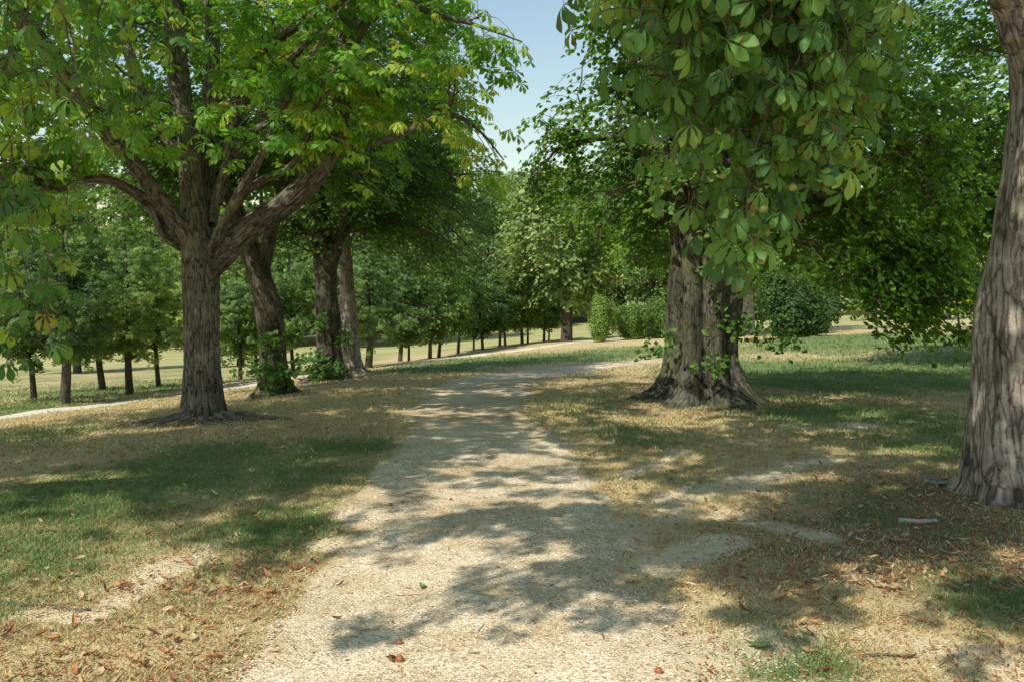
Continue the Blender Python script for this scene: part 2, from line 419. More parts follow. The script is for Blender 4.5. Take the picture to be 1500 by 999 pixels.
def hero_wood(limbs, voxel, base, amp=.012, freq=16, lobes=None, twist=0.0, knobs=0.0, flute=0.0, flutek=5):
    """fuse the limbs into one skin, then carve bark ridges and root flare into it"""
    acc = Acc(); segs = []
    for i, l in enumerate(limbs):
        V, q, bk = tubes(l[None, :, :3], l[None, :, 3], 20); m = len(l)
        caps = [np.arange(20)[::-1], np.arange(20) + (m - 1) * 20]
        acc.add(V, np.concatenate([q.ravel(), caps[0], caps[1]]), np.r_[np.full(len(q), 4), 20, 20])
        ln = np.r_[0, np.cumsum(np.linalg.norm(np.diff(l[:, :3], axis=0), axis=1))]
        st = 3
        for j in range(0, m - 1, st):
            k = min(j + st, m - 1)
            segs.append(np.r_[l[j], l[k], ln[j] + i * 3.1, ln[k] + i * 3.1])
    V, L, S, _ = acc.get()
    me = mesh("tmp", V, L, S, []); o = link("tmp", me)
    md = o.modifiers.new("r", 'REMESH'); md.mode = 'VOXEL'; md.voxel_size = voxel
    ms = o.modifiers.new("s", 'SMOOTH'); ms.factor = .5; ms.iterations = 6
    dg = bpy.context.evaluated_depsgraph_get(); ev = o.evaluated_get(dg); m2 = ev.to_mesh()
    nv = len(m2.vertices); V = np.empty(nv * 3, np.float32); m2.vertices.foreach_get("co", V); V = V.reshape(-1, 3).astype(float)
    N = np.empty(nv * 3, np.float32); m2.vertices.foreach_get("normal", N); N = N.reshape(-1, 3).astype(float)
    L = np.empty(len(m2.loops), np.int32); m2.loops.foreach_get("vertex_index", L)
    S = np.empty(len(m2.polygons), np.int32); m2.polygons.foreach_get("loop_total", S)
    ev.to_mesh_clear(); bpy.data.objects.remove(o); bpy.data.meshes.remove(me)
    segs = np.array(segs); bi, bt, bd = nearest_seg(V, segs); s = segs[bi]
    ax = s[:, :3] + bt[:, None] * (s[:, 4:7] - s[:, :3]); T = norm(s[:, 4:7] - s[:, :3]); D = norm(V - ax)
    lon = s[:, 8] + bt * (s[:, 9] - s[:, 8])
    ref = np.where(np.abs(T[:, :1]) > .75, np.array([[0, 1., 0]]), np.array([[1., 0, 0]]))
    A = norm(np.cross(T, ref)); B = np.cross(T, A); rad = s[:, 3] * (1 - bt) + s[:, 7] * bt
    th = np.arctan2((D * B).sum(1), (D * A).sum(1)) + twist * lon
    rr = np.minimum(rad, .6); bk = np.stack([np.cos(th) * rr, np.sin(th) * rr, lon], -1)
    wob = vnoise(bk * np.array([5, 5, 2.2]) + 5) - .5
    q = bk * np.array([freq * 1.7, freq * 1.7, freq * .17]) + wob[:, None] * 1.2
    n1 = 1 - np.abs(2 * vnoise(q) - 1); n2 = 1 - np.abs(2 * vnoise(q * 2.3 + 9) - 1)
    big = vnoise(bk * np.array([3.5, 3.5, 1.6]) + 17) - .5
    sc_ = np.clip(rad / .3, .25, 1.2)
    disp = amp * sc_ * (-(n1 ** 4) * 1.2 - (n2 ** 3) * .7 + .6) + big * knobs * sc_
    if flute: disp += flute * sc_ * (np.abs(np.cos(flutek * .5 * th + 1.3 * vnoise(bk * 1.2))) - .6)
    V = V + N * disp[:, None]
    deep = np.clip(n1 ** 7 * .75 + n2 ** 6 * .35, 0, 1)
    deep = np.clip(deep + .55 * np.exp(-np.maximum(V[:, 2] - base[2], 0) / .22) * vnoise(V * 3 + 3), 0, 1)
    if lobes:          # (height scale, radial growth, list of lobe angles, sharpness)
        hs, g, an, shp = lobes
        h = np.maximum(V[:, 2] - base[2], -.3); dx = V[:, 0] - base[0]; dy = V[:, 1] - base[1]; a = np.arctan2(dy, dx)
        f = sum(wt * np.exp(-((np.angle(np.exp(1j * (a - x))) / shp) ** 2)) for x, wt in an)
        k = 1 + np.exp(-np.maximum(h, 0) / hs) * g * (.35 + f) + np.exp(-np.maximum(h, 0) / (hs * .35)) * g * .8 * f
        V[:, 0] = base[0] + dx * k; V[:, 1] = base[1] + dy * k
    return V, L, S, bk, deep

def wood_mesh(name, parts, mats, origin):
    """parts: list of (V, L, S, bark, deep, matidx)"""
    V = np.concatenate([p[0] for p in parts]); o = np.cumsum([0] + [len(p[0]) for p in parts])
    L = np.concatenate([p[1].ravel() + o[i] for i, p in enumerate(parts)]); S = np.concatenate([p[2] for p in parts])
    bk = np.concatenate([p[3] for p in parts]); dp = np.concatenate([p[4] for p in parts])
    fm = np.concatenate([np.full(len(p[2]), p[5]) for p in parts])
    return mesh(name, V - origin, L, S, mats, {"bark": ('POINT', 'FLOAT_VECTOR', bk), "deep": ('POINT', 'FLOAT', dp)}, fm, smooth=True)

def limb(pts, Y0, wpx=None):
    """pts: (px, py, radius_px, Y) measured limbs -> world smooth polyline"""
    out = []
    for p in pts:
        Y = p[3]; q = at(p[0], p[1], Y); out.append((*q, p[2] * Y / F))
    return smooth_line(out)
def wl(pts, step=.15): return smooth_line(pts, step)

def tub_part(tub, mi=0):
    V, L, S, A = tub.get(); return (V, L, S, A['bark'], np.zeros(len(V)), mi)
def simple_wood(limbs, sides=10):
    acc = Acc()
    for l in limbs:
        V, q, bk = tubes(l[None, :, :3], l[None, :, 3], sides); acc.add(V, q, np.full(len(q), 4), bark=bk)
    return tub_part(acc)

pr = random.Random(3)
CH_HI = [proto_compound(.18, k, True, pr, 1.55) for k in (7, 5, 7, 6, 5)]
CH_MID = [proto_compound(.165, k, False, pr, .95) for k in (7, 6, 5, 7)]
SIMPLE = [proto_simple(.085), proto_simple(.10, .38, .5, .1), proto_simple(.075, .46, .2, .5)]
QUAD = [proto_quad(.12, .38), proto_quad(.1, .5, .5)]
QFAR = [proto_quad(.30, .42, .4), proto_quad(.24, .5, .2), proto_quad(.2, .35, .6)]

exec_parts = []
# ================================================================== GROUND
PATH_PX = [(700,1150),(692,930),(694,790),(698,700),(700,650),(692,605),(703,570),(735,553),(800,544),(880,535),(960,529)]
pc = np.array([gnd(*p)[:2] for p in PATH_PX]); 
pc = np.vstack([[pc[0] + (pc[0] - pc[1]) / np.linalg.norm(pc[0] - pc[1]) * 9], pc, [pc[-1] + np.array([1.6, .6])]])
pw = np.array([.92, .9, .82, .88, .86, .85, .72, .8, .85, .8, .7, .5, .15])[:len(pc)]
PATH = smooth_line(np.c_[pc, np.zeros(len(pc)), pw], .3)
SP_PX = [(0,612,16),(130,596,17.8),(265,580,20),(350,567,22.5),(450,552,26),(560,538,30),(640,528,33),(700,520,35.5),(770,512,39.5),(830,505,43),(900,499,48)]
sp2 = np.array([at(*p)[:2] for p in SP_PX]); sp2 = np.vstack([[-12.5, 9], [-10.8, 12.5], sp2, [sp2[-1] + np.array([6, 7])]])
SIDE = smooth_line(np.c_[sp2, np.zeros(len(sp2)), np.full(len(sp2), .62)], .4)
def pdist(x, y, line):
    x = np.ravel(x); y = np.ravel(y); bd = np.full(len(x), 1e9); bw = np.zeros(len(x))
    for i in range(len(line) - 1):
        a = line[i, :2]; ab = line[i + 1, :2] - a; t = np.clip(((x - a[0]) * ab[0] + (y - a[1]) * ab[1]) / (ab @ ab), 0, 1)
        d = np.hypot(x - a[0] - t * ab[0], y - a[1] - t * ab[1]); m = d < bd
        bd[m] = d[m]; bw[m] = (line[i, 3] * (1 - t) + line[i + 1, 3] * t)[m]
    return bd, bw
def cap(x, y, pts):          # worn patches: rows (px,py,radius m)
    r = np.zeros(np.size(x)); P_ = [(*gnd(a, b)[:2], w) for a, b, w in pts]
    for i in range(max(1, len(P_) - 1)):
        a = np.array(P_[i][:2]); b = np.array(P_[min(i + 1, len(P_) - 1)][:2]); ab = b - a
        t = np.clip(((np.ravel(x) - a[0]) * ab[0] + (np.ravel(y) - a[1]) * ab[1]) / (ab @ ab + 1e-9), 0, 1)
        d = np.hypot(np.ravel(x) - a[0] - t * ab[0], np.ravel(y) - a[1] - t * ab[1]); w = P_[i][2] * (1 - t) + P_[min(i + 1, len(P_) - 1)][2] * t
        r = np.maximum(r, 1 - sstep(.35, 1.25, d / w))
    return r
BARE = [[(880,800,.3),(1010,722,.28),(1140,690,.26),(1230,668,.15)], [(1000,960,.35),(1150,930,.35),(1300,940,.3),(1440,960,.25)], [(1150,1030,.3),(1500,1000,.4)],
        [(170,880,.18),(250,830,.22),(330,790,.2)], [(30,900,.12),(140,905,.12)], [(960,830,.25),(1060,790,.2)], [(900,700,.15),(1000,660,.15)], [(480,800,.2)],
        [(1170,625,.5),(1250,624,.4)], [(1060,750,.3),(1200,780,.2)], [(1480,470,3),(1380,468,2.5),(1290,462,2)]]
GREEN = [(100,720,1.2,.75),(250,690,1.1,.75),(430,690,.9,.5),(60,790,.8,.5),(400,770,.5,.7),(520,650,.8,.5),(1150,965,.28,.9),(1470,880,.5,.7),(1400,790,.4,.3),(1250,720,.8,.5),
         (1350,640,1.5,.6),(1200,600,2,.7),(1150,540,3,1),(1300,540,3.5,1),(1420,530,3,1),(1250,500,5,1),(1350,560,2.5,1),(1200,560,2,.9),(870,520,3,1),(700,530,3,1),(780,525,3,1),(620,540,2.2,.9),(950,515,3,.8),(1000,700,.8,.3),(100,630,1,.5),
         (120,575,2.5,.7),(30,600,2,.7),(240,568,2.5,.7),(850,600,1.2,.35),(660,640,.0001,0),(940,640,1.0,.35)]
def masks(x, y):
    sh = np.shape(x); x = np.ravel(x); y = np.ravel(y)
    d, w = pdist(x, y, PATH); nz = fbm2(x, y, 1.1, 3, 3.0) - .5; nz2 = fbm2(x, y, 4.2, 2, 9.0) - .5
    e = d - w + nz * .75 + nz2 * .4
    path = 1 - sstep(-.28, .30, e)
    near = sstep(10, 5, y) * (x > -1)
    path = np.maximum(path, near * (1 - sstep(-.1, .9, e - .1)) * .42)
    bare = np.zeros(len(x))
    for b in BARE: bare = np.maximum(bare, cap(x, y, b))
    bare = np.clip(bare * .72 + (nz * .9 + nz2 * .6) * sstep(.0, .3, bare), 0, 1)
    g = np.full(len(x), .0)
    for px, py, r, a in GREEN:
        q = gnd(px, py); g = np.maximum(g, a * np.exp(-(((x - q[0]) ** 2 + ((y - q[1]) * .8) ** 2) / (r * r))))
    g = np.maximum(g, .40 * sstep(38, 60, y)); g = np.maximum(g, .45 * sstep(20, 26, y) * sstep(-5, -8, x)); g = np.clip(g * .82 + .5 * (fbm2(x, y, .7, 3, 21.0) - .46), 0, 1)
    side, sw = pdist(x, y, SIDE); sidem = 1 - sstep(-.12, .12, side - sw + nz * .25)
    roots = np.zeros(len(x))
    for px, py, r in [(297,612,1.0),(1030,590,1.7),(1480,740,1.7),(402,580,1.1),(480,560,1.3),(1300,800,1.3),(1380,760,1.0)]:
        q = gnd(px, py); roots = np.maximum(roots, np.exp(-((x - q[0]) ** 2 + (y - q[1]) ** 2) / (r * r)))
    return [a.reshape(sh) for a in (path, bare, g, sidem, roots)]

def ground_mat():
    t = NT("ground_surface"); pos = t.n("ShaderNodeNewGeometry").outputs[0]
    path, bare, green, side, roots = [t.attr(k) for k in ("path", "bare", "green", "side", "roots")]
    n3 = t.noise(pos, 3.5, 6, .65); n12 = t.noise(pos, 14, 5, .7); n60 = t.noise(pos, 70, 3, .7); n200 = t.noise(pos, 260, 2, .6); n1 = t.noise(pos, .6, 4, .6)
    # gravel: pale crushed stone with darker chips
    peb = t.n("ShaderNodeTexVoronoi", IScale=95.0, i0=pos); pebc = t.n("ShaderNodeSeparateColor", i0=peb.outputs[1]).outputs[0]
    gr = t.ramp(t.math('ADD', t.math('MULTIPLY', pebc, .55), t.math('MULTIPLY', n60, .45)), [(.12, (.19, .14, .09)), (.33, (.54, .43, .29)), (.6, (.80, .67, .47)), (.9, (.90, .81, .64))])
    gr = t.mix(t.mr(n3, .35, .7), gr, t.mix(1.0, gr, (.80, .74, .64), 'MULTIPLY')); gr = t.mix(t.mr(n1, .42, .66, 0, .8), gr, t.mix(1.0, gr, (.76, .70, .60), 'MULTIPLY')); gr = t.mix(t.math('MULTIPLY', t.mr(t.noise(pos, 32, 4, .75), .58, .70), .5), gr, (.24, .17, .10))
    sand = t.mix(n12, (.56, .44, .27), (.80, .68, .46)); sand = t.mix(t.math('MULTIPLY', t.mr(n200, .5, .75), .35), sand, (.25, .19, .11))
    straw = t.mix(n12, (.30, .225, .105), (.56, .44, .22)); straw = t.mix(t.mr(n60, .3, .75), straw, (.62, .50, .27))
    gre = t.mix(n12, (.11, .16, .05), (.22, .27, .10)); gre = t.mix(t.math('MULTIPLY', t.mr(n60, .45, .8), .5), gre, (.17, .20, .06))
    gf = t.mr(t.math('ADD', green, t.math('MULTIPLY', t.math('SUBTRACT', n3, .5), .9)), .12, .62)
    gc = t.mix(gf, straw, gre)
    soil = t.mix(n12, (.09, .062, .038), (.24, .17, .105))
    gc = t.mix(t.mr(t.math('ADD', roots, t.math('MULTIPLY', t.math('SUBTRACT', n3, .5), 1.2)), .25, .85, 0, .85), gc, soil)
    # fallen scraps
    lv = t.n("ShaderNodeTexVoronoi", IScale=30.0, i0=pos); lc = t.n("ShaderNodeSeparateColor", i0=lv.outputs[1]).outputs
    lm = t.math('MULTIPLY', t.mr(lv.outputs[0], .38, .30), t.mr(t.math('ADD', lc[0], t.math('MULTIPLY', t.math('SUBTRACT', n3, .5), 1.0)), .72, .76))
    gc = t.mix(t.math('MULTIPLY', lm, .7), gc, t.mix(lc[1], (.34, .13, .04), (.50, .38, .19)))
    bm = t.mr(t.math('ADD', bare, t.math('MULTIPLY', t.math('ADD', t.math('SUBTRACT', n12, .5), t.math('SUBTRACT', n60, .5)), .9)), .15, .85)
    c = t.mix(bm, gc, sand)
    pm = t.mr(t.math('ADD', path, t.math('MULTIPLY', t.math('SUBTRACT', n12, .5), .7)), .36, .66)
    c = t.mix(pm, c, gr)
    c = t.mix(t.mr(t.math('ADD', side, t.math('MULTIPLY', t.math('SUBTRACT', n12, .5), .5)), .35, .6), c, t.mix(n12, (.60, .52, .40), (.74, .66, .52)))
    # mown, drying field beyond
    sx = t.n("ShaderNodeSeparateXYZ", i0=pos)
    far = t.mr(sx.outputs[1], 40.0, 58.0)
    st = t.noise(t.scale(pos, (.05, .35, 0)), 1.0, 5, .6)
    fc = t.mix(t.mr(st, .35, .65), (.27, .30, .10), (.46, .43, .19)); fc = t.mix(t.math('MULTIPLY', n3, .5), fc, (.44, .37, .18))
    c = t.mix(t.math('MULTIPLY', far, .85), c, fc)
    p = t.n("ShaderNodeBsdfPrincipled", IBase_Color=c, IRoughness=.95); p.inputs["Specular IOR Level"].default_value = .1
    h = t.math('ADD', t.math('MULTIPLY', n12, .5), t.math('ADD', t.math('MULTIPLY', n60, .35), t.math('MULTIPLY', peb.outputs[0], .25)))
    t.put(p.inputs["Normal"], t.bump(h, .75, .03))
    return t.done(p.outputs[0])
GM = ground_mat()

def axis(c0, c1, fine, lim0, lim1, g):
    a = list(np.arange(c0, c1, fine)); s = fine; v = a[-1]
    while v < lim1: s *= g; v += s; a.append(v)
    s = fine; v = a[0]; pre = []
    while v > lim0: s *= g; v -= s; pre.append(v)
    return np.array(pre[::-1] + a)
xs = axis(-4, 5, .06, -420, 420, 1.045); ys = axis(2.4, 13, .06, -120, 620, 1.03)
X, Y = np.meshgrid(xs, ys); Z = terr(X, Y) + .02 * (fbm2(X, Y, 2.0, 3, 5.0) - .5) + .05 * (fbm2(X, Y, .5, 2, 2.0) - .5) * sstep(0, 3, np.abs(Y - 0))
mk = masks(X, Y)
def micro(x, y): return .02 * (fbm2(x, y, 2.0, 3, 5.0) - .5) + .05 * (fbm2(x, y, .5, 2, 2.0) - .5) * sstep(0, 3, np.abs(np.asarray(y)))
_xs, _ys = xs, ys
def _interp(G, x, y):
    i = np.clip(np.searchsorted(_xs, x) - 1, 0, len(_xs) - 2); j = np.clip(np.searchsorted(_ys, y) - 1, 0, len(_ys) - 2)
    u = np.clip((x - _xs[i]) / (_xs[i + 1] - _xs[i]), 0, 1); v = np.clip((y - _ys[j]) / (_ys[j + 1] - _ys[j]), 0, 1)
    return (G[j, i] * (1 - u) + G[j, i + 1] * u) * (1 - v) + (G[j + 1, i] * (1 - u) + G[j + 1, i + 1] * u) * v
_ZG, _MG = Z, mk
def TZ(x, y): return _interp(_ZG, np.asarray(x, float), np.asarray(y, float))
def fmasks(x, y): return [_interp(m, np.asarray(x, float), np.asarray(y, float)) for m in _MG]
def grid_mesh(name, X, Y, Z, mk, mat, mask=None):
    ny, nx = X.shape; I = np.arange(nx * ny).reshape(ny, nx)
    q = np.stack([I[:-1, :-1], I[:-1, 1:], I[1:, 1:], I[1:, :-1]], -1).reshape(-1, 4)
    return mesh(name, np.stack([X, Y, Z], -1).reshape(-1, 3), q, np.full(len(q), 4), [mat],
                {k: ('POINT', 'FLOAT', m) for k, m in zip(("path", "bare", "green", "side", "roots"), mk)}, smooth=True)
g = link("ground", grid_mesh("ground", X, Y, Z, mk, GM)); g["kind"] = "structure"
def strip(name, line, wfun, nu):
    T = norm(np.gradient(line[:, :2], axis=0)); Nn = np.c_[-T[:, 1], T[:, 0]]
    ws = wfun(line); u = np.linspace(-1, 1, nu)
    X = line[:, 0, None] + Nn[:, 0, None] * u * ws[:, None]; Y = line[:, 1, None] + Nn[:, 1, None] * u * ws[:, None]
    Z = terr(X, Y) + micro(X, Y) + .008; Z[:, [0, -1]] -= .012
    o = link(name, grid_mesh(name, X, Y, Z, masks(X, Y), GM)); o["kind"] = "structure"; return o
PL = smooth_line(PATH[::3], .08)
strip("path", PL[PL[:, 1] > -3], lambda l: l[:, 3] + .10 + .22 * (fbm2(l[:, 0], l[:, 1], .9, 2, 4.) - .5), 41)
strip("side_path", SIDE, lambda l: l[:, 3] + .05, 9)

# ------------------------------------------------------------------ grass, litter, gravel
def scatter(n, y0, y1, bias=1.0, xpad=.6):
    y = y0 + (y1 - y0) * rng.random(n) ** bias; hw = y * .62 + xpad; x = (rng.random(n) * 2 - 1) * hw; return x, y
ag = Acc()
for (n, y0, y1, hh, wd) in ((330000, 2.6, 9, .021, .0026), (170000, 8.5, 20, .032, .006), (60000, 18, 36, .045, .012)):
    x, y = scatter(n, y0, y1, 1.1 if y0 < 3 else 1.0); pth, bar, gre_, sid, rt = fmasks(x, y)
    dens = (1 - sstep(.25, .6, pth)) * (1 - .93 * sstep(.3, .7, bar)) * (1 - sid) * (1 - .5 * rt) * (.30 + .7 * sstep(.35, .6, fbm2(x, y, 3.0, 3, 14.0)))
    m = rng.random(n) < dens; x, y, gre_ = x[m], y[m], gre_[m]; N = len(x); z = TZ(x, y)
    gg = gre_ + .5 * (fbm2(x, y, 3.5, 3, 8.) - .5) + rng.normal(size=N) * .12
    v = np.where(gg > .34, .55 + .35 * np.clip(gg, 0, 1) + rng.normal(size=N) * .05, .05 + .4 * rng.random(N))
    h = hh * (.5 + 1.0 * rng.random(N)) * (1 + .5 * (v > .5)); w = wd * (.7 + .6 * rng.random(N)); a = rng.random(N) * 6.283; le = (.3 + 1.3 * rng.random(N)) * h * np.where(v < .5, 1.5, 1)
    dx, dy = np.cos(a), np.sin(a); b = rng.random(N) * 6.283; lx, ly = np.cos(b) * le, np.sin(b) * le
    P0 = np.stack([x - dx * w, y - dy * w, z - .004], -1); P1 = np.stack([x + dx * w, y + dy * w, z - .004], -1)
    P2 = np.stack([x + dx * w * .8 + lx * .35, y + dy * w * .8 + ly * .35, z + h * .6], -1); P3 = np.stack([x - dx * w * .8 + lx * .35, y - dy * w * .8 + ly * .35, z + h * .6], -1)
    P4 = np.stack([x + lx, y + ly, z + h * np.where(v < .5, .75, 1)], -1)
    V = np.stack([P0, P1, P2, P3, P4], 1).reshape(-1, 3); o = (np.arange(N) * 5)[:, None]
    ag.add(V, (np.array([0, 1, 2, 3, 3, 2, 4])[None] + o).ravel(), np.tile([4, 3], N), v=np.repeat(v, 2))
V, L, S, A = ag.get()
t = NT("grass_blades"); c = t.ramp(t.attr("v"), [(0, (.34, .25, .11)), (.2, (.58, .46, .23)), (.45, (.72, .60, .32)), (.55, (.32, .34, .11)), (.7, (.20, .27, .08)), (.9, (.13, .22, .065))])
p = t.n("ShaderNodeBsdfPrincipled", IBase_Color=c, IRoughness=.6); tr = t.n("ShaderNodeBsdfTranslucent", i0=c)
GRM = t.done(t.n("ShaderNodeMixShader", i0=.3, i1=p.outputs[0], i2=tr.outputs[0]).outputs[0])
o = link("grass", mesh("grass", V, L, S, [GRM], {"v": ('FACE', 'FLOAT', A['v'])})); tag(o, "short dry and green grass growing on both sides of the gravel path", "grass"); o["kind"] = "stuff"

# crushed stone on the path
octv = np.array([(1,0,0),(0,1,0),(-1,0,0),(0,-1,0),(0,0,.8),(0,0,-.8)], float)
octf = np.array([0,1,4,1,2,4,2,3,4,3,0,4])
n = 130000; y = 2.7 + 7 * rng.random(n) ** 1.5; x = -2.6 + rng.random(n) * 7.0; mkx = fmasks(x, y)
m = rng.random(n) < np.maximum(mkx[0] * .9, mkx[1] * .3); x, y = x[m], y[m]; N = len(x)
s = .0022 + .0055 * rng.random(N) ** 3; j = 1 + rng.normal(size=(N, 6, 1)) * .2; a = rng.random(N) * 6.28; ca, sa = np.cos(a)[:, None], np.sin(a)[:, None]
Vv = octv[None] * j * s[:, None, None]; Vr = np.stack([Vv[..., 0] * ca * 1.4 - Vv[..., 1] * sa, Vv[..., 0] * sa * 1.4 + Vv[..., 1] * ca, Vv[..., 2] * .8], -1)
Vr += np.stack([x, y, TZ(x, y) + .007], -1)[:, None]
t = NT("gravel_chips"); c = t.ramp(t.attr("v"), [(0, (.16, .12, .08)), (.2, (.46, .36, .23)), (.7, (.80, .68, .48)), (1, (.88, .80, .63))])
p = t.n("ShaderNodeBsdfPrincipled", IBase_Color=c, IRoughness=.85); PEB = t.done(p.outputs[0])
o = link("gravel", mesh("gravel", Vr.reshape(-1, 3), (octf[None] + (np.arange(N) * 6)[:, None]).ravel(), np.full(N * 4, 3), [PEB], {"v": ('FACE', 'FLOAT', np.repeat(rng.random(N), 4))}))
tag(o, "fine pale crushed stone lying loose over the path", "gravel"); o["kind"] = "stuff"

# dry leaves
t = NT("dry_leaf"); oi = t.n("ShaderNodeObjectInfo").outputs; vv = t.math('FRACT', t.math('ADD', t.attr("v"), oi["Random"]))
c = t.ramp(vv, [(0, (.13, .06, .03)), (.22, (.36, .14, .05)), (.42, (.52, .22, .08)), (.6, (.48, .33, .15)), (.85, (.62, .50, .29)), (1, (.33, .23, .13))])
c = t.mix(t.mr(t.noise(t.n("ShaderNodeNewGeometry").outputs[0], 60, 3), .5, .7, 0, .6), c, (.2, .1, .05))
p = t.n("ShaderNodeBsdfPrincipled", IBase_Color=c, IRoughness=.6); tr = t.n("ShaderNodeBsdfTranslucent", i0=c)
DRY = t.done(t.n("ShaderNodeMixShader", i0=.2, i1=p.outputs[0], i2=tr.outputs[0]).outputs[0])
def dry_proto(L, w, curl, cup, r):
    us = np.linspace(0, 1, 8); V = []; Lp = []; S = []
    tw = r.uniform(-.8, .8); bend = r.uniform(-.35, .35)
    for i, u in enumerate(us):
        wi = w * (math.sin(math.pi * min(1, u ** .8 * .97 + .02)) ** .8) * (1 + r.uniform(-.18, .12))
        for sd in (-1, -.5, 0, .5, 1):
            th = cup * abs(sd); y = sd * wi * math.cos(th * .7); z = abs(sd) * wi * math.sin(th) + curl * L * (u - .5) ** 2
            yy = y * math.cos(tw * (u - .5)) - z * math.sin(tw * (u - .5)); zz = y * math.sin(tw * (u - .5)) + z * math.cos(tw * (u - .5))
            V.append((L * (u - .5), yy + bend * L * (u - .5) ** 2, zz + .004 + r.uniform(-.001, .001)))
    for i in range(7):
        for k in range(4): b = i * 5 + k; Lp += [b, b + 1, b + 6, b + 5]; S.append(4)
    V = np.array(V); V[:, 2] -= V[:, 2].min(); return V, np.array(Lp), np.array(S), np.zeros((len(V), 3))
dp = [dry_proto(pr.uniform(.09, .15), pr.uniform(.014, .026), pr.uniform(.2, 1.2), pr.uniform(.2, 1.4), pr) for _ in range(8)]
dmesh = [mesh("dry_leaf_%d" % i, d[0], d[1], d[2], [DRY], {"v": ('FACE', 'FLOAT', np.zeros(len(d[2])))}, smooth=True) for i, d in enumerate(dp)]
LZ = [(420,900,.9,1.6),(200,950,1.0,1.6),(440,830,.5,.8),(600,700,.0001,0),(1400,830,.9,1.2),(1280,760,.8,.9),(1200,880,.5,1.0),(1100,850,.5,.7),(350,640,1.2,.8),(1350,700,1.0,1.0),(1180,950,.3,.5),(770,610,.5,.9),(560,640,.6,.8),(1150,650,1.5,.5)]
LZQ = [(*gnd(a, b)[:2], c, d) for a, b, c, d in LZ]
def litter_w(x, y):
    pth, bar, *_ = fmasks(x, y); w = .2 + np.zeros(len(x))
    for qx, qy, r, a in LZQ:
        w += a * np.exp(-((x - qx) ** 2 + (y - qy) ** 2) / (r * r + 1e-6))
    return np.clip(w * .35, 0, 1) * (1 - .95 * sstep(.2, .5, pth)) * (1 - .6 * bar) * (.35 + .9 * fbm2(x, y, 2.5, 2, 31.))
def lay(n, y0, y1):
    x, y = scatter(n, y0, y1, 1.2); m = rng.random(n) < litter_w(x, y); return x[m], y[m]
x, y = lay(5200, 3.0, 7.2); d = np.hypot(x, y); k = np.argsort(d)
ind, rest = k[:290], k[290:]
for i in ind:
    o = link("fallen_leaf", dmesh[rng.integers(8)]); q = (x[i], y[i], float(TZ(x[i:i+1], y[i:i+1])[0]) + .012)
    o.location = q; o.rotation_euler = (rng.normal() * .2, rng.normal() * .2, rng.random() * 6.28); s = .35 + .45 * rng.random() ** 1.3; o.scale = (s, s, s)
    pm = fmasks(np.array([x[i]]), np.array([y[i]]))[0][0]
    if pm > .5: tag(o, "curled dry orange-brown leaflet lying on the pale gravel path", "leaf", "fallen leaves on the path")
    else: tag(o, "curled dry orange-brown leaflet lying in the short grass by the path", "leaf", "fallen leaves in the grass")
x2, y2 = lay(24000, 4.5, 16); x2 = np.r_[x[rest], x2]; y2 = np.r_[y[rest], y2]; N = len(x2); al = Acc()
place(al, dp, np.stack([x2, y2, TZ(x2, y2) + .016], -1), np.array([0, 0, 1]) + rng.normal(size=(N, 3)) * .25, rng.random(N) * 6.28, .28 + .42 * rng.random(N), rng.random(N))
# straw scraps, bits of stalk
x3, y3 = scatter(42000, 2.8, 12, 1.3); mm = fmasks(x3, y3); m = rng.random(len(x3)) < (.75 - .68 * mm[0]); x3, y3 = x3[m], y3[m]; N = len(x3)
sp3 = [proto_quad(.03, .18, .5), proto_quad(.05, .06, .5), proto_quad(.018, .3, .2)]
place(al, sp3, np.stack([x3, y3, TZ(x3, y3) + .012], -1), np.array([0, 0, 1]) + rng.normal(size=(N, 3)) * .3, rng.random(N) * 6.28, .5 + .9 * rng.random(N), np.where(rng.random(N) < .6, .80 + .15 * rng.random(N), rng.random(N)))
V, L, S, A = al.get()
o = link("leaf_litter", mesh("leaf_litter", V, L, S, [DRY], {"v": ('FACE', 'FLOAT', A['v'])})); tag(o, "scattered dry leaf litter and straw scraps covering the grass", "leaf litter"); o["kind"] = "stuff"

# ------------------------------------------------------------------ sticks, stones, conkers
def stick(px, py, ln, r, ang, label, name="fallen_stick", cat="stick", mat='twig', kink=.06, lift=.6, sides=7, sub=None):
    q = gnd(px, py); z0 = float(TZ(q[:1], q[1:2])[0]); dx, dy = math.cos(ang), math.sin(ang); pts = []
    for u in np.linspace(-.5, .5, 7):
        X_ = q[0] + dx * ln * u - dy * rng.normal() * kink * ln * .3; Y_ = q[1] + dy * ln * u + dx * rng.normal() * kink * ln * .3
        pts.append((X_, Y_, float(TZ(np.array([X_]), np.array([Y_]))[0]) + r * lift + .006, r * (1.1 - .5 * (u + .5)) * rng.uniform(.9, 1.1)))
    ln_ = smooth_line(pts, ln / 16); V, qd, bk = tubes(ln_[None, :, :3], ln_[None, :, 3], sides); m = len(ln_)
    V = V + rng.normal(size=V.shape) * r * .06
    Lp = np.concatenate([qd.ravel(), np.arange(sides)[::-1], np.arange(sides) + (m - 1) * sides]); S = np.r_[np.full(len(qd), 4), sides, sides]
    parts = [(V, Lp, S, bk, np.zeros(len(V)), 0)]
    base = np.array([q[0], q[1], z0])
    o = link(name, wood_mesh(name, parts, [BARK[mat]], base), loc=base); tag(o, label, cat); return o
t = NT("lichened_wood"); pos = t.n("ShaderNodeNewGeometry").outputs[0]
c = t.mix(t.mr(t.noise(pos, 25, 5, .7), .4, .6), (.13, .12, .09), (.27, .33, .28)); p = t.n("ShaderNodeBsdfPrincipled", IBase_Color=c, IRoughness=.9); t.put(p.inputs["Normal"], t.bump(t.noise(pos, 80, 4), .6, .01)); BARK['lichen'] = t.done(p.outputs[0])
t = NT("weathered_wood"); b = t.attr("bark", True)
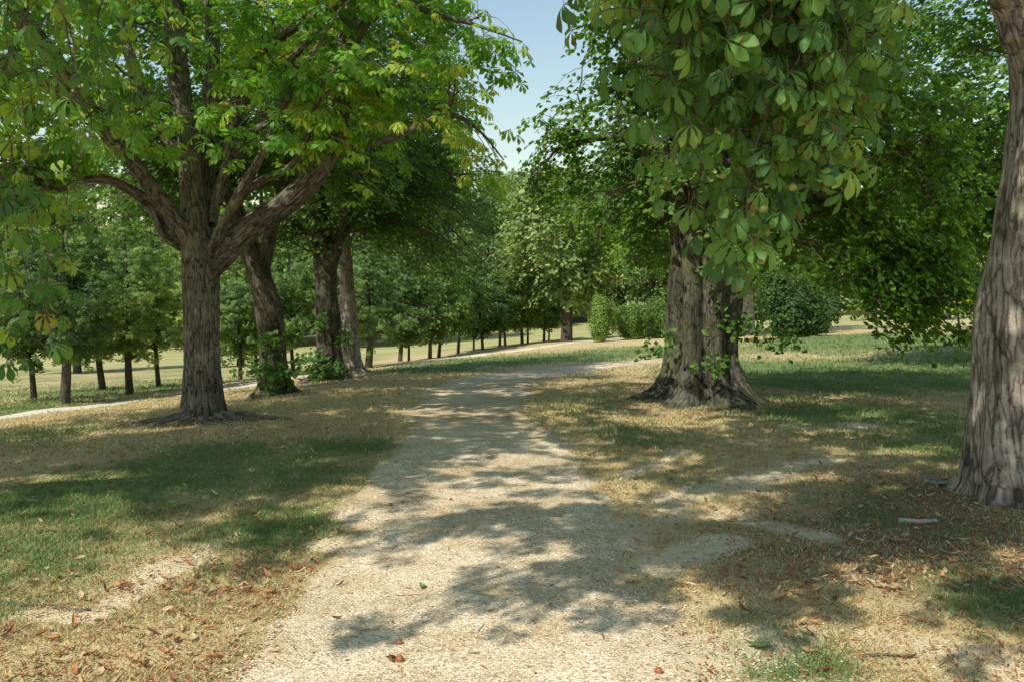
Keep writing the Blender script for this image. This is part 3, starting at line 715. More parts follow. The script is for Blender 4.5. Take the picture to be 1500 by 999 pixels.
c = t.mix(t.noise(t.scale(b, (1, 1, .1)), 90, 4), (.22, .19, .15), (.52, .47, .40)); p = t.n("ShaderNodeBsdfPrincipled", IBase_Color=c, IRoughness=.85); BARK['bleached'] = t.done(p.outputs[0])
stick(1382, 712, .30, .030, -.25, "thick grey-green lichened branch piece lying at the foot of the right foreground trunk", "fallen_branch", "branch", 'lichen', .03)
stick(1345, 764, .26, .022, -.15, "short pale broken branch half hidden in dry leaves below the right trunk", "fallen_branch", "branch", 'bleached', .05)
stick(1475, 833, .32, .006, .12, "thin pale stick lying in grass at the right edge", "fallen_stick", "stick", 'bleached', .05)
stick(704, 925, .09, .006, 1.2, "short pale twig standing out end-on in the shadow on the path", "fallen_stick", "stick", 'bleached')
stick(708, 898, .10, .005, .05, "small pale twig lying crosswise in the path shadow", "fallen_stick", "stick", 'bleached')
stick(660, 922, .14, .004, -.35, "slender bleached twig at the lower edge of the path shadow", "fallen_stick", "stick", 'bleached')
stick(600, 872, .16, .003, .0, "thin dark twig on the sunny left half of the path", "fallen_stick", "stick", 'twig')
stick(305, 868, .16, .006, .1, "grey twig in the grass left of the path", "fallen_stick", "stick", 'bleached')
stick(870, 868, .12, .004, .4, "thin pale twig on the right half of the path by the tree shadow", "fallen_stick", "stick", 'bleached')
stick(60, 888, .60, .016, -.25, "half-buried dry branch lying along the bare earth at lower left", "fallen_branch", "branch", 'chestnut', .05, -.2)
stick(1300, 960, .26, .008, .0, "brown curled stalk on the bare sandy patch at lower right", "fallen_stick", "stick", 'twig')
t = NT("conker"); c = t.mix(t.noise(t.n("ShaderNodeTexCoord").outputs[3], 40, 3), (.20, .055, .02), (.42, .15, .06)); p = t.n("ShaderNodeBsdfPrincipled", IBase_Color=c, IRoughness=.5); CONK = t.done(p.outputs[0])
t = NT("conker_green"); c = t.mix(t.noise(t.n("ShaderNodeTexCoord").outputs[3], 30, 3), (.16, .21, .04), (.28, .32, .08)); p = t.n("ShaderNodeBsdfPrincipled", IBase_Color=c, IRoughness=.6); CONKG = t.done(p.outputs[0])
def husk_mesh(name, r, mat, spikes=26, seed=0):
    q = np.random.default_rng(seed); n1_, n2_ = 12, 8; V = []; Lp = []; S = []
    for i in range(n2_ + 1):
        ph = math.pi * i / n2_
        for j in range(n1_):
            th = 2 * math.pi * j / n1_; rr = r * (1 + .06 * q.normal()) ; V.append((rr * math.sin(ph) * math.cos(th), rr * math.sin(ph) * math.sin(th), rr * .92 * math.cos(ph)))
    for i in range(n2_):
        for j in range(n1_):
            Lp += [i * n1_ + j, (i + 1) * n1_ + j, (i + 1) * n1_ + (j + 1) % n1_, i * n1_ + (j + 1) % n1_]; S.append(4)
    for d in norm(q.normal(size=(spikes, 3))):
        b = len(V); a = norm(np.cross(d, [.3, .5, .8])); c_ = np.cross(d, a); k = r * .14
        V += [tuple(d * r * .95 + a * k), tuple(d * r * .95 - a * k * .5 + c_ * k), tuple(d * r * .95 - a * k * .5 - c_ * k), tuple(d * r * 1.3)]
        Lp += [b, b + 1, b + 3, b + 1, b + 2, b + 3, b + 2, b, b + 3]; S += [3, 3, 3]
    return mesh(name, V, Lp, S, [mat], smooth=True)
for k, (px, py, r, lb) in enumerate([(585, 946, .016, "brown spiky conker husk on the path, the upper of two at lower left"), (586, 973, .019, "larger brown conker husk on the path, the lower of two at lower left"),
        (572, 741, .016, "small brown conker husk on the shaded left edge of the path"), (965, 988, .017, "brown husk on bare ground at the bottom edge right of the path"), (660, 733, .014, "dark little husk lying in the shaded part of the path"),
        (851, 808, .008, "tiny brown husk on the sunny right part of the path")]):
    q = gnd(px, py); z = float(TZ(q[:1], q[1:2])[0]); o = link("conker_husk", husk_mesh("conker_husk", r, CONK, 24, k), loc=(q[0], q[1], z + r * .9)); tag(o, lb, "husk")
t = NT("green_leaf_single"); c = t.mix(t.noise(t.n("ShaderNodeTexCoord").outputs[3], 30, 3), (.10, .17, .05), (.22, .28, .10)); p = t.n("ShaderNodeBsdfPrincipled", IBase_Color=c, IRoughness=.5); GL = t.done(p.outputs[0])
gm = mesh("green_leaf", dp[2][0] * np.array([1, 2.2, 1]), dp[2][1], dp[2][2], [GL], {"v": ('FACE', 'FLOAT', np.zeros(len(dp[2][2])))}, smooth=True)
for px, py, a, lb in [(1113, 946, .3, "pale green leaf lying on sandy ground at lower right of the path"), (1458, 856, 1.2, "pale green leaf lying in the grass near the right edge"), (619, 861, 2, "small green leaf lying in the path shadow")]:
    q = gnd(px, py); z = float(TZ(q[:1], q[1:2])[0]); o = link("fallen_leaf", gm, loc=(q[0], q[1], z + .014)); o.rotation_euler[2] = a; o.scale = (.8, .8, .8) if px > 700 else (.5, .5, .5); tag(o, lb, "leaf")
# ================================================================== TREES
def tree(name, base, label, wood, crown, wmats, group=None, lmat=None, uv=False):
    base = np.array(base, float); e = empty(name, base, label, "tree", group)
    link("trunk", wood_mesh("trunk", wood, wmats, base), e)
    if crown is not None: link("crown", crown_mesh("crown", crown, lmat, base, uv), e)
    return e

# ---- big horse chestnut left of the path
Yb = 11.1; b0 = gnd(297, 612); B0 = np.array([b0[0], b0[1], b0[2]])
s = Yb / F
trunk = limb([(299,640,35,Yb),(298,600,31,Yb),(296,540,26,Yb),(295,480,25,Yb),(294,420,26,Yb),(292,375,25,Yb),(288,330,20,Yb),(282,280,18,Yb+.1),(275,200,15,Yb+.2),(262,120,16,Yb+.3),(255,20,14,Yb+.3),(250,-120,11,Yb+.3),(240,-300,7,Yb)], Yb)
LA = limb([(306,400,14,Yb),(330,372,18,Yb),(352,345,19,Yb-.1),(400,312,18,Yb-.2),(445,275,16.5,Yb-.3),(482,222,15.5,Yb-.3),(500,150,14.5,Yb-.2),(508,60,15,Yb),(515,-60,12,Yb+.2),(505,-240,8,Yb+.3)], Yb)
LB = limb([(296,360,15,Yb),(300,300,14,Yb+.4),(303,190,12,Yb+.6),(312,70,10,Yb+.8),(300,-80,8,Yb+1)], Yb)
LC = limb([(285,370,13,Yb),(258,325,13,Yb-.2),(228,283,12,Yb-.5),(192,235,11,Yb-.8),(152,190,12,Yb-1.2),(95,110,13,Yb-1.6),(40,35,13,Yb-1.8),(-30,-70,10,Yb-2)], Yb)
LC2 = limb([(200,245,9,Yb-.7),(140,175,10,Yb-1.2),(70,125,9,Yb-1.5),(0,90,9,Yb-1.8),(-60,70,7,Yb-2)], Yb)
LD = limb([(275,365,9,Yb),(240,345,7,Yb-.3),(220,300,9,Yb-.4),(150,262,7,Yb-.7),(85,280,5,Yb-1)], Yb)
LE = limb([(305,380,12,Yb),(326,332,8,Yb-.3),(352,282,7.5,Yb-.6),(385,225,6.5,Yb-.9),(418,150,6,Yb-1.0),(438,110,5,Yb-1.1),(470,60,3.5,Yb-1.2)], Yb)
LF = limb([(318,345,8,Yb-.2),(345,300,6,Yb-.4),(378,268,6,Yb-.6),(425,245,5.5,Yb-.9),(455,190,5,Yb-1),(475,120,4,Yb-1.1),(505,90,3,Yb-1.1)], Yb)
LG = limb([(318,300,8,Yb),(335,230,8,Yb-.2),(345,170,8,Yb-.3),(375,95,8,Yb-.5),(430,40,8,Yb-.6),(500,5,6,Yb-.8),(580,-40,4,Yb-1)], Yb)
LH = limb([(490,222,9,Yb-.3),(520,212,6,Yb-.4),(560,208,5.5,Yb-.6),(605,190,5,Yb-.7),(655,168,4.5,Yb-.9),(700,190,2.2,Yb-1),(738,235,1,Yb-1.1)], Yb)
LI = limb([(500,100,9,Yb-.1),(540,30,7,Yb-.4),(590,8,6,Yb-.5),(650,25,4,Yb-.6),(705,40,2.5,Yb-.7),(765,62,1,Yb-.8)], Yb)
LJ = limb([(310,330,8,Yb),(330,250,7,Yb+.5),(400,170,6,Yb+.9),(470,140,5,Yb+1.2),(560,150,4,Yb+1.4)], Yb)
LK = limb([(286,250,9,Yb+.2),(230,180,8,Yb+.5),(190,80,7,Yb+.8),(150,-30,6,Yb+1)], Yb)
LL = limb([(345,180,6,Yb-.3),(365,140,5,Yb-.5),(420,95,5,Yb-.7),(470,40,4,Yb-.9)], Yb)
big = [trunk, LA, LB, LC, LC2, LD, LE, LF, LG]; small = [LH, LI, LJ, LK, LL]
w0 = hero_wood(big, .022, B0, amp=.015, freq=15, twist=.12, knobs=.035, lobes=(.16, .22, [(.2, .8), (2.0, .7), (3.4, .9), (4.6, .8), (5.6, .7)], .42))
blobs = [(-4.3,11.4,6.6,3.4,3.2,1.9),(-6.6,10.2,4.6,1.9,2,1.6),(-3.6,10.3,4.6,2.0,1.4,1.3),(-1.7,10.5,4.9,1.5,1.5,1.3),(-1.0,10.5,4.2,.85,.9,.9),(-5.4,9.8,3.6,1.2,1.0,.8),(-6.8,9.8,3.3,1.3,1.0,.9),(-2.5,10.6,3.7,1.0,.9,.6),(-.5,10.3,4.9,.65,.7,.6),(-.6,10.2,4.0,.6,.6,.7),(-1.2,10.3,5.2,.9,.8,.6)]
def keepA(T):
    return ~((T[:, 0] > -.6) & (T[:, 2] > 5.4)) & (T[:, 0] < .12) & ~((np.abs(T[:, 0] + 3.6) < 1.5) & (T[:, 2] < 3.1))
tub, pos, td, cl = grow(big + small, blobs, 200, 1080, B0, per=6, keep=keepA, near=.75, droop=.3, shell=.45, start=.5, thin=(6.2, .6))
ac = Acc(); leaves(ac, CH_MID, pos, td, cl, B0, centre=np.array([-4, 11, 3.5]), tilt=.55, off=.13, s=(.7, 1.2), vmid=.68, vspan=.6, yellow=.045)
t0 = tree("chestnut_tree", B0, "big furrowed chestnut forking low into many limbs, nearest tree left of the path", [(*w0, 0), tub_part(tub, 1), simple_wood(small)[:5] + (0,)], ac, [BARK['chestnut'], BARK['twig']], lmat=LEAF['chest'])
def roots(e, base, specs, mat):
    for a, ln, r, bend in specs:
        pts = []
        for u in np.linspace(0, 1, 7):
            aa = a + bend * u * u; x = base[0] + math.cos(aa) * (.22 + ln * u); y = base[1] + math.sin(aa) * (.22 + ln * u)
            pts.append((x, y, float(TZ(np.array([x]), np.array([y]))[0]) + r * (.45 - .9 * u) + rng.normal() * .006, r * (1 - .7 * u)))
        l = smooth_line(pts, .05); V, q, bk = tubes(l[None, :, :3], l[None, :, 3], 10); V += (vnoise(V * 25)[:, None] - .5) * r * .5
        link("root", wood_mesh("root", [(V, q, np.full(len(q), 4), bk, np.zeros(len(V)), 0)], [mat], np.array(base)), e)
roots(t0, B0, [(-.4,.85,.07,.5),(-2.7,1.0,.075,-.4),(-1.2,.6,.06,.6),(-2.0,.5,.06,-.3),(.2,1.3,.06,-.5),(3.3,.9,.06,.4)], BARK['chestnut'])

# ---- near horse chestnut at the right edge, with boughs hanging over the path
Yr = 6.7; br = gnd(1500, 738); BR = np.array([br[0], br[1], br[2]])
tr_ = limb([(1518,800,92,Yr),(1515,735,88,Yr),(1506,680,80,Yr),(1502,600,74,Yr),(1508,500,73,Yr),(1520,400,70,Yr),(1532,300,66,Yr),(1545,200,63,Yr),(1550,120,62,Yr),(1545,60,62,Yr),(1540,-20,58,Yr),(1545,-150,52,Yr),(1560,-350,40,Yr)], Yr)
r2 = wl([(4.15,6.7,4.3,.2),(3.9,6.5,4.75,.19),(3.5,6.2,5.1,.16),(2.8,5.7,5.2,.13),(2.0,5.0,4.9,.10),(1.5,4.4,4.4,.07),(1.25,4.1,3.9,.035)])
r3 = wl([(4.2,6.7,5.5,.22),(3.6,6.9,6.6,.18),(2.2,7.2,7.6,.13),(.6,7.2,8.0,.09),(-1.0,7.0,7.8,.05)])
r4 = wl([(4.2,6.7,5.2,.22),(5.2,7.0,6.8,.17),(6.6,7.5,8.2,.1)])
r5 = wl([(3.2,6.0,5.2,.1),(2.0,4.6,5.6,.08),(.9,3.4,5.6,.06),(-.2,2.6,5.4,.045),(-1.4,2.1,5.4,.035),(-2.8,1.5,5.4,.025),(-3.6,.9,5.35,.012)])
r6 = wl([(1.55,7,7.7,.1),(.4,5.6,7.2,.07),(-.9,4.6,6.6,.04)])
st_ = limb([(1490,60,22,Yr),(1475,20,18,Yr),(1462,-10,16,Yr-.1),(1440,-60,13,Yr-.3),(1400,-140,10,Yr-.5)], Yr)
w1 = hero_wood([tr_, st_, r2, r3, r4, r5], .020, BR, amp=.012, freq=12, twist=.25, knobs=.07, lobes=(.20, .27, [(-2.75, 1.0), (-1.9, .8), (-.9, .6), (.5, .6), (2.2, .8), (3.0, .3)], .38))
blobsR = [(5.0,7.6,8.4,3.4,3.2,2.0),(1.9,6.9,7.6,2.2,2.4,1.1),(.3,5.6,7.2,2.2,2.6,1.0),(-.6,4.4,6.4,1.6,1.5,.8),(2.0,4.4,6.6,1.5,1.3,.7),(-1.6,3.4,6.6,1.8,1.5,.6)]
tubR, pos, td, cl = grow([tr_, r3, r4, r6], blobsR, 170, 1450, BR, per=6, near=.8, start=.8)
acR = Acc(); leaves(acR, CH_MID, pos, td, cl, BR, off=.13, s=(.9, 1.3), vmid=.35)
# small sprays that make the dapple on the path
bl2 = [(.3,2.7,5.3,1.0,.8,.4),(-1.4,2.5,5.6,1.1,.7,.35),(-1.9,1.6,5.4,.8,.7,.25),(-.5,1.3,5.3,.8,.6,.25),(-3.3,1.1,5.4,.5,.3,.15),(-2.8,1.6,5.4,.5,.35,.2),(-1.6,1.3,5.4,.5,.3,.2),(-2.6,2.6,5.6,.8,.6,.3)]
tub2, pos, td, cl = grow([r5], bl2, 44, 300, BR, per=5, near=.5, start=0)
leaves(acR, CH_MID, pos, td, cl, BR, off=.12, s=(.9, 1.2), vmid=.35)
e1 = tree("chestnut_tree", BR, "chestnut trunk with flaking bark at the right edge, large leaves hanging from its bough",
          [(*w1, 0), tub_part(tubR, 1), tub_part(tub2, 1), simple_wood([r6])], acR, [BARK['near'], BARK['twig']], lmat=LEAF['chest'])
# hanging foliage
def hang(strands, per, scl, base, vmid, keep=None, acc=None, gap=.11, tubs=None):
    acc = acc or Acc(); tubs = tubs or Acc()
    for P, r in strands:
        l = smooth_line(np.c_[np.array(P), np.linspace(r, .0035, len(P))], .05); V, q, bk = tubes(l[None, :, :3], l[None, :, 3], 6); tubs.add(V, q, np.full(len(q), 4), bark=bk)
        n_ = len(l); ns = max(3, int(n_ * .05 / gap)); ks = np.linspace(n_ * .12, n_ - 1, ns).astype(int)
        a0 = rng.random() * 6
        for j, k in enumerate(ks):
            for c_ in range(per):
                a = a0 + j * 1.9 + c_ * 2.6 + rng.normal() * .4; up = rng.uniform(-.3, .35); ln = rng.uniform(.05, .24)
                d = np.array([math.cos(a), math.sin(a), up]); p2 = l[k, :3] + d * ln + np.array([0, 0, -.02]); p1 = l[k, :3] + d * ln * .6 + np.array([0, 0, .03])
                if keep is not None and not keep(p2): continue
                B = bez(l[k:k+1, :3], p1[None], p2[None], 5); V, q, bk = tubes(B, np.linspace(.0035, .0022, 5)[None], 4); tubs.add(V, q, np.full(len(q), 4), bark=bk)
                nr = np.array([[d[0] * .6, d[1] * .6, .9]]) + rng.normal(size=(1, 3)) * .38
                place(acc, [CH_HI[rng.integers(5)]], p2[None], nr, np.array([a]), np.array([rng.uniform(*scl)]), np.array([np.clip(vmid + rng.normal() * .24, 0, .92)]))
    return acc, tubs
def drop(px, py0, py1, Y, sway=.12, lean=0, n_=6):
    a = at(px, py0, Y); b = at(px + lean, py1, Y); P = []
    for u in np.linspace(0, 1, n_):
        P.append(a * (1 - u) + b * u + np.array([rng.normal() * sway * .3, rng.normal() * sway * .3, 0]) + np.array([0, 0, .10 * math.sin(math.pi * u)]))
    return np.array(P)
top = np.array([1.25, 4.1, 3.9])
strands = []
for px, y1, Y, lean in [(905,40,3.9,-15),(950,95,3.7,-20),(975,150,4.0,-10),(1000,190,3.8,-5),(1030,150,4.2,10),(1010,235,4.0,-15),(1060,110,3.7,0),(1085,190,4.1,5),(1120,130,3.8,5),(1150,200,4.0,15),(1190,150,4.2,10),(1215,110,3.9,20),(1240,140,4.3,15),(1260,60,4.1,10)]:
    b = drop(px, -60, y1, Y, lean=lean); m = (top + b[0]) / 2 + np.array([0, 0, .12]); strands.append((np.vstack([top + rng.normal(size=3) * .05, m, b]), .009))
for px, y0, y1, Y, lean in [(1165,-60,345,3.9,-75),(1150,-60,300,4.1,-40),(1180,-60,250,4.0,10),(1190,-40,285,4.2,-10),(1040,-60,300,4.3,-10),(1100,-60,330,4.3,10),(1210,-60,220,4.4,20),(1140,-60,385,4.2,-45)]:
    b = drop(px, y0, y1, Y, lean=lean); m = (top + b[0]) / 2 + np.array([0, 0, .12]); strands.append((np.vstack([top + rng.normal(size=3) * .05, m, b]), .010))
acH, tbH = hang(strands, 3, (.42, .84), BR, .48, gap=.095)
o = link("hanging_foliage", crown_mesh("hanging_foliage", acH, LEAF['chest_hi'], BR, True), e1)
link("twigs", wood_mesh("twigs", [tub_part(tbH)], [BARK['twig']], BR), o)
cm = husk_mesh("conker", .019, CONKG, 30, 5)
for px, py, Y in [(1165,156,3.9),(1122,236,4.0),(1161,275,3.85),(1118,306,3.8),(1060,258,3.95)]:
    c_ = link("conker", cm, e1); c_.location = at(px, py, Y) - BR

# ---- chestnut outside the frame at left whose boughs hang into the top left
BL = np.array([-8.2, 4.2, gz(-8.2, 4.2)])
tl = wl([(-8.2,4.2,BL[2]-.2,.42),(-8.2,4.2,.6,.36),(-8.1,4.2,2.2,.33),(-8.0,4.3,4.2,.3),(-7.9,4.2,7,.2),(-7.8,4.2,9.5,.1)], .2)
l1 = wl([(-8.0,4.3,3.2,.2),(-7.0,4.8,4.2,.16),(-5.6,5.2,4.6,.12),(-4.2,5.4,4.5,.09),(-3.2,5.6,4.1,.05)])
l2 = wl([(-8.0,4.2,4.2,.18),(-6.6,3.6,5.6,.12),(-5,3.6,6.4,.07)])
l5 = wl([(-5.6,5.2,4.6,.09),(-4.6,4.9,5.9,.07),(-3.2,5.2,7.0,.045)])
l3 = wl([(-8.0,4.2,5,.16),(-7,5.4,6.4,.1),(-6.4,6.6,7,.06)])
l4 = wl([(-5.6,5.2,4.6,.09),(-4.9,6.2,4.2,.06),(-4.4,6.9,3.4,.03),(-4.2,7.1,2.5,.015)])
tubL, pos, td, cl = grow([tl, l1, l2, l3, l5], [(-8,4.6,7.3,3.6,2.6,2.2),(-5.6,4.6,6.2,1.9,1.7,1.2),(-6.4,6.0,6.0,2,1.4,.9),(-3.0,5.4,7.2,2.2,2.2,.9),(-3.9,3.0,6.8,2.2,1.6,.8),(-6.2,2.1,6.8,2.3,1.2,.8)], 130, 1000, BL, per=6, near=.8, start=.5)
acL = Acc(); leaves(acL, CH_MID, pos, td, cl, BL, off=.13, s=(.9, 1.3), vmid=.45)
eL = tree("chestnut_tree", BL, "chestnut seen only as leafy twigs drooping into the top left corner", [simple_wood([tl, l1, l2, l3, l4, l5], 14), tub_part(tubL, 1)], acL, [BARK['chestnut'], BARK['twig']], lmat=LEAF['chest'])
st2 = []
topL = np.array([-3.2, 5.6, 4.1])
for px, y1, Y, lean in [(70,110,5.9,-10),(100,180,5.7,15),(110,250,5.5,10),(150,200,5.8,-5),(180,170,6.2,5),(240,60,6.0,5),(60,200,6.3,-20),(20,150,6.2,-10),(30,290,6.4,15)]:
    b = drop(px, -40, y1, Y, lean=lean); m = (topL + b[0]) / 2 + np.array([0, 0, .15]); st2.append((np.vstack([topL + rng.normal(size=3) * .1, m, b]), .009))
for px, y0, y1, Y, lean in [(20,280,430,6.4,30),(50,300,500,6.2,25),(15,200,520,6.6,10),(90,300,420,6.9,20)]:
    b = drop(px, y0, y1, Y, lean=lean); st2.append((np.vstack([l4[-1, :3] + rng.normal(size=3) * .05, (l4[-1, :3] + b[0]) / 2, b]), .006))
acT, tbT = hang(st2, 2, (.6, .95), BL, .58, gap=.19)
og = at(66, 462, 6.2); place(acT, [CH_HI[1]], og[None], np.array([[.2, -.8, .4]]), np.array([-1.3]), np.array([.8]), np.array([1.0]))
o = link("hanging_foliage", crown_mesh("hanging_foliage", acT, LEAF['chest_left'], BL, True), eL)
link("twigs", wood_mesh("twigs", [tub_part(tbT)], [BARK['twig']], BL), o)

# ---- big lime right of the path
Yl = 12.9; bl = gnd(1030, 585); BLm = np.array([bl[0], bl[1] , bl[2]])
tm = limb([(1030,620,58,Yl),(1030,575,52,Yl),(1030,520,46,Yl),(1031,450,47,Yl),(1032,380,46,Yl),(1034,320,47,Yl),(1022,240,34,Yl),(1012,150,28,Yl+.2),(1005,40,24,Yl+.3),(1000,-150,17,Yl+.4),(1000,-330,9,Yl+.4)], Yl)
tm2 = limb([(1048,400,24,Yl),(1065,310,28,Yl-.05),(1088,240,27,Yl-.1),(1105,150,24,Yl-.1),(1120,40,21,Yl),(1140,-120,15,Yl),(1150,-280,9,Yl)], Yl)
la = [wl([(2.9,13,3.4,.16),(2.3,13.4,3.9,.12),(1.5,13.8,4.1,.07),(.7,14.0,3.9,.035)]), wl([(3.3,13,3.8,.16),(4.3,13.3,4.5,.13),(5.4,13.4,4.4,.09),(6.3,13.2,3.5,.05),(6.5,12.9,2.4,.03),(6.5,12.8,1.5,.015)]),
      wl([(3.4,12.8,3.0,.12),(4.2,12.9,3.2,.09),(5.0,13,2.9,.06),(5.7,12.9,2.2,.03)]), wl([(2.9,13.3,4,.14),(2.9,14.6,4.6,.1),(3,16,4.6,.06)]), wl([(2.8,12.9,5,.13),(1.9,12.6,5.9,.09),(1.2,12.5,6.4,.04)]),
      wl([(3.6,12.9,5.2,.13),(4.8,12.4,6.4,.09),(5.8,12,7,.05)])]
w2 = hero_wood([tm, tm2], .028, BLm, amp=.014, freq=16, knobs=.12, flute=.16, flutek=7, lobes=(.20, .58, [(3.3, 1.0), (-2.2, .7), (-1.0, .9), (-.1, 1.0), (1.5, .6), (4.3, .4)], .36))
blb = [(3.3,13.2,8.0,3.6,3.4,3.2),(1.6,13.8,4.2,1.35,1.6,1.7),(.9,14.2,3.1,.75,1.0,1.1),(2.4,14.4,3.4,1.2,1.2,1.3),(5.7,13.6,3.7,1.75,1.8,1.9),(6.2,13.0,1.9,.75,.7,.8),(6.1,12.9,1.7,.85,.6,.8),(5.7,12.9,2.0,.9,.6,.7),(6.3,12.9,1.5,.7,.6,.75),(5.0,13.6,2.5,.9,.9,.7),(3.3,16,4.2,2.8,1.6,2.0),(4.1,13.3,4.9,1.6,1.5,1.5),(6.0,14,6.0,2.0,2.0,2.0),(5.6,13.2,3.0,1.3,1.0,1.4),(4.6,15.5,4.0,1.6,1.3,2.0),(2.8,12.3,3.3,1.1,.5,1.0),(3.3,12.3,2.7,.7,.4,.6)]
def keepL(T):
    x, y, z = T.T
    return ~((np.abs(x - 2.93) < .75) & (y < 13.3) & (z < 2.0)) & ~((x < .95) & (z > 5.0)) & ~((x < .15)) & ~((x > 3.3) & (x < 4.7) & (z < 1.55)) & (x < 7.0)
tub, pos, td, cl = grow([tm, tm2] + la, blb, 330, 7600, BLm, per=8, keep=keepL, near=.62, droop=.35, start=.3, tw=3, thin=(6.8, .65))
lz = Acc(); leaves(lz, SIMPLE, pos, td, cl, BLm, centre=np.array([3, 13, 3]), tilt=.8, off=.06, s=(.85, 1.3), vmid=.45, vspan=.55)
ls_ = wl([(5.0,13.3,4.45,.06),(5.9,12.8,3.6,.04),(6.2,12.4,2.5,.025),(6.35,12.2,1.5,.014),(6.4,12.2,.9,.006)])
tubS, pos, td, cl = grow([ls_], [(5.9,12.5,1.9,.95,.5,.7),(6.3,12.3,1.25,.5,.35,.55),(5.2,12.7,2.1,.8,.5,.45),(6.5,12.6,2.6,.6,.5,.7)], 30, 560, BLm, per=7, near=.34, droop=.5, start=0, tw=3)
leaves(lz, SIMPLE, pos, td, cl, BLm, centre=np.array([3, 13, 3]), tilt=.8, off=.06, s=(.85, 1.3), vmid=.42, vspan=.5)
la.append(ls_)
e2 = tree("lime_tree", BLm, "massive lime with fluted moss-footed trunk and drooping dark skirt of leaves, right of the path", [(*w2, 0), tub_part(tub, 1), tub_part(tubS, 1), simple_wood(la)], lz, [BARK['lime'], BARK['twig']], lmat=LEAF['lime'])
def shoots(e, base, spots, lmat, n_=10, ln=.45, protos=SIMPLE, sc=(.7, 1.2), vmid=.4):
    for (x, y, z, r) in spots:
        a_ = Acc(); tb = Acc()
        m = n_; P0 = np.array([x, y, z]) + rng.normal(size=(m, 3)) * np.array([r, r * .5, r * .3]) * .25; d = norm(rng.normal(size=(m, 3)) + np.array([0, -.6, .5])); P2 = P0 + d * ln * (.5 + rng.random(m))[:, None]
        B = bez(P0, (P0 + P2) / 2 + np.array([0, 0, .1]), P2, 5); V, q, bk = tubes(B, np.full((m, 5), .004), 3); tb.add(V, q, np.full(len(q), 4), bark=bk)
        pos = (B[:, 1:] + rng.normal(size=B[:, 1:].shape) * .05).repeat(3, 1).reshape(-1, 3) + rng.normal(size=(m * 12, 3)) * .05; N = len(pos)
        place(a_, protos, pos, np.array([0, -.6, .8]) + rng.normal(size=(N, 3)) * .5, rng.random(N) * 6.28, sc[0] + (sc[1] - sc[0]) * rng.random(N), np.clip(vmid + rng.normal(size=N) * .15, 0, .9))
        o = link("shoot", crown_mesh("shoot", a_, lmat, np.array(base)), e); link("stem", wood_mesh("stem", [tub_part(tb)], [BARK['twig']], np.array(base)), o)
sp_ = [(*at(1060,470,12.35),.2),(*at(1042,545,12.2),.25),(*at(975,515,12.5),.2),(*at(1120,512,12.6),.3),(*at(1155,515,12.7),.3),(*at(1095,480,12.6),.3),(*at(1030,400,12.3),.3),(*at(1050,385,12.3),.3)]
shoots(e2, BLm, sp_, LEAF['lime'], 4, .3)

# ---- avenue trees left, behind the big chestnut
def avenue(name, px, py, Yd, limbs_px, blobs, label, bark, lmat, n1, n2, per, protos, lobes, keep=None, shoots_at=None, vmid=.35, near=.8, amp=.014, s=(.8, 1.2)):
    b = gnd(px, py); b = np.array(b); Ls = [limb([(a0, a1, a2 * .86, a3) for a0, a1, a2, a3 in l], Yd) for l in limbs_px]
    w = hero_wood(Ls, .035, b, amp=amp, freq=13, knobs=.08, lobes=lobes, flute=.03, flutek=5)
    tub, pos, td, cl = grow(Ls, blobs, n1, n2, b, per=per, keep=keep, near=near, droop=.35, start=.55, tw=3, thin=(7.0, .55))
    a_ = Acc(); leaves(a_, protos, pos, td, cl, b, centre=b + np.array([0, 0, 4]), tilt=.9, off=.1, s=s, vmid=vmid)
    e = tree(name, b, label, [(*w, 0), tub_part(tub, 1)], a_, [bark, BARK['twig']], lmat=lmat)
    if shoots_at: shoots(e, b, shoots_at, lmat, 6, .32, protos, vmid=vmid)
    return e
lob = (.14, .5, [(0.1, .9), (1.4, .7), (2.7, .9), (3.9, .8), (5.2, .8)], .4)
kA = lambda T: ~((T[:, 0] > -1.2) & (T[:, 2] > 5.6)) & (T[:, 0] < -.25)
g2 = gnd(402, 577); Y2 = g2[1]
avenue("lime_tree", 402, 577, Y2, [[(408,610,30,Y2),(404,575,26,Y2),(400,530,23,Y2),(396,480,22,Y2),(388,430,21,Y2),(375,390,20,Y2),(355,340,17,Y2),(335,270,13,Y2),(320,180,9,Y2),(310,60,6,Y2)],[(380,400,15,Y2),(400,330,11,Y2),(420,240,9,Y2),(430,100,7,Y2)]],
       [(g2[0]-.3,Y2,6.4,3.0,2.8,3.2),(g2[0]+1.6,Y2+.2,4.2,1.5,1.6,1.3),(g2[0]-2.2,Y2,3.9,1.7,1.6,1.3)], "leaning avenue tree with dark trunk curving left, directly behind the big left chestnut", BARK['dark'], LEAF['lime'], 120, 3000, 9, QUAD, lob, kA, [(*at(385,560,Y2-.4),.4),(*at(400,565,Y2-.45),.4),(*at(395,505,Y2-.35),.2),(*at(420,555,Y2-.3),.3)])
g3 = gnd(482, 557); Y3 = g3[1]
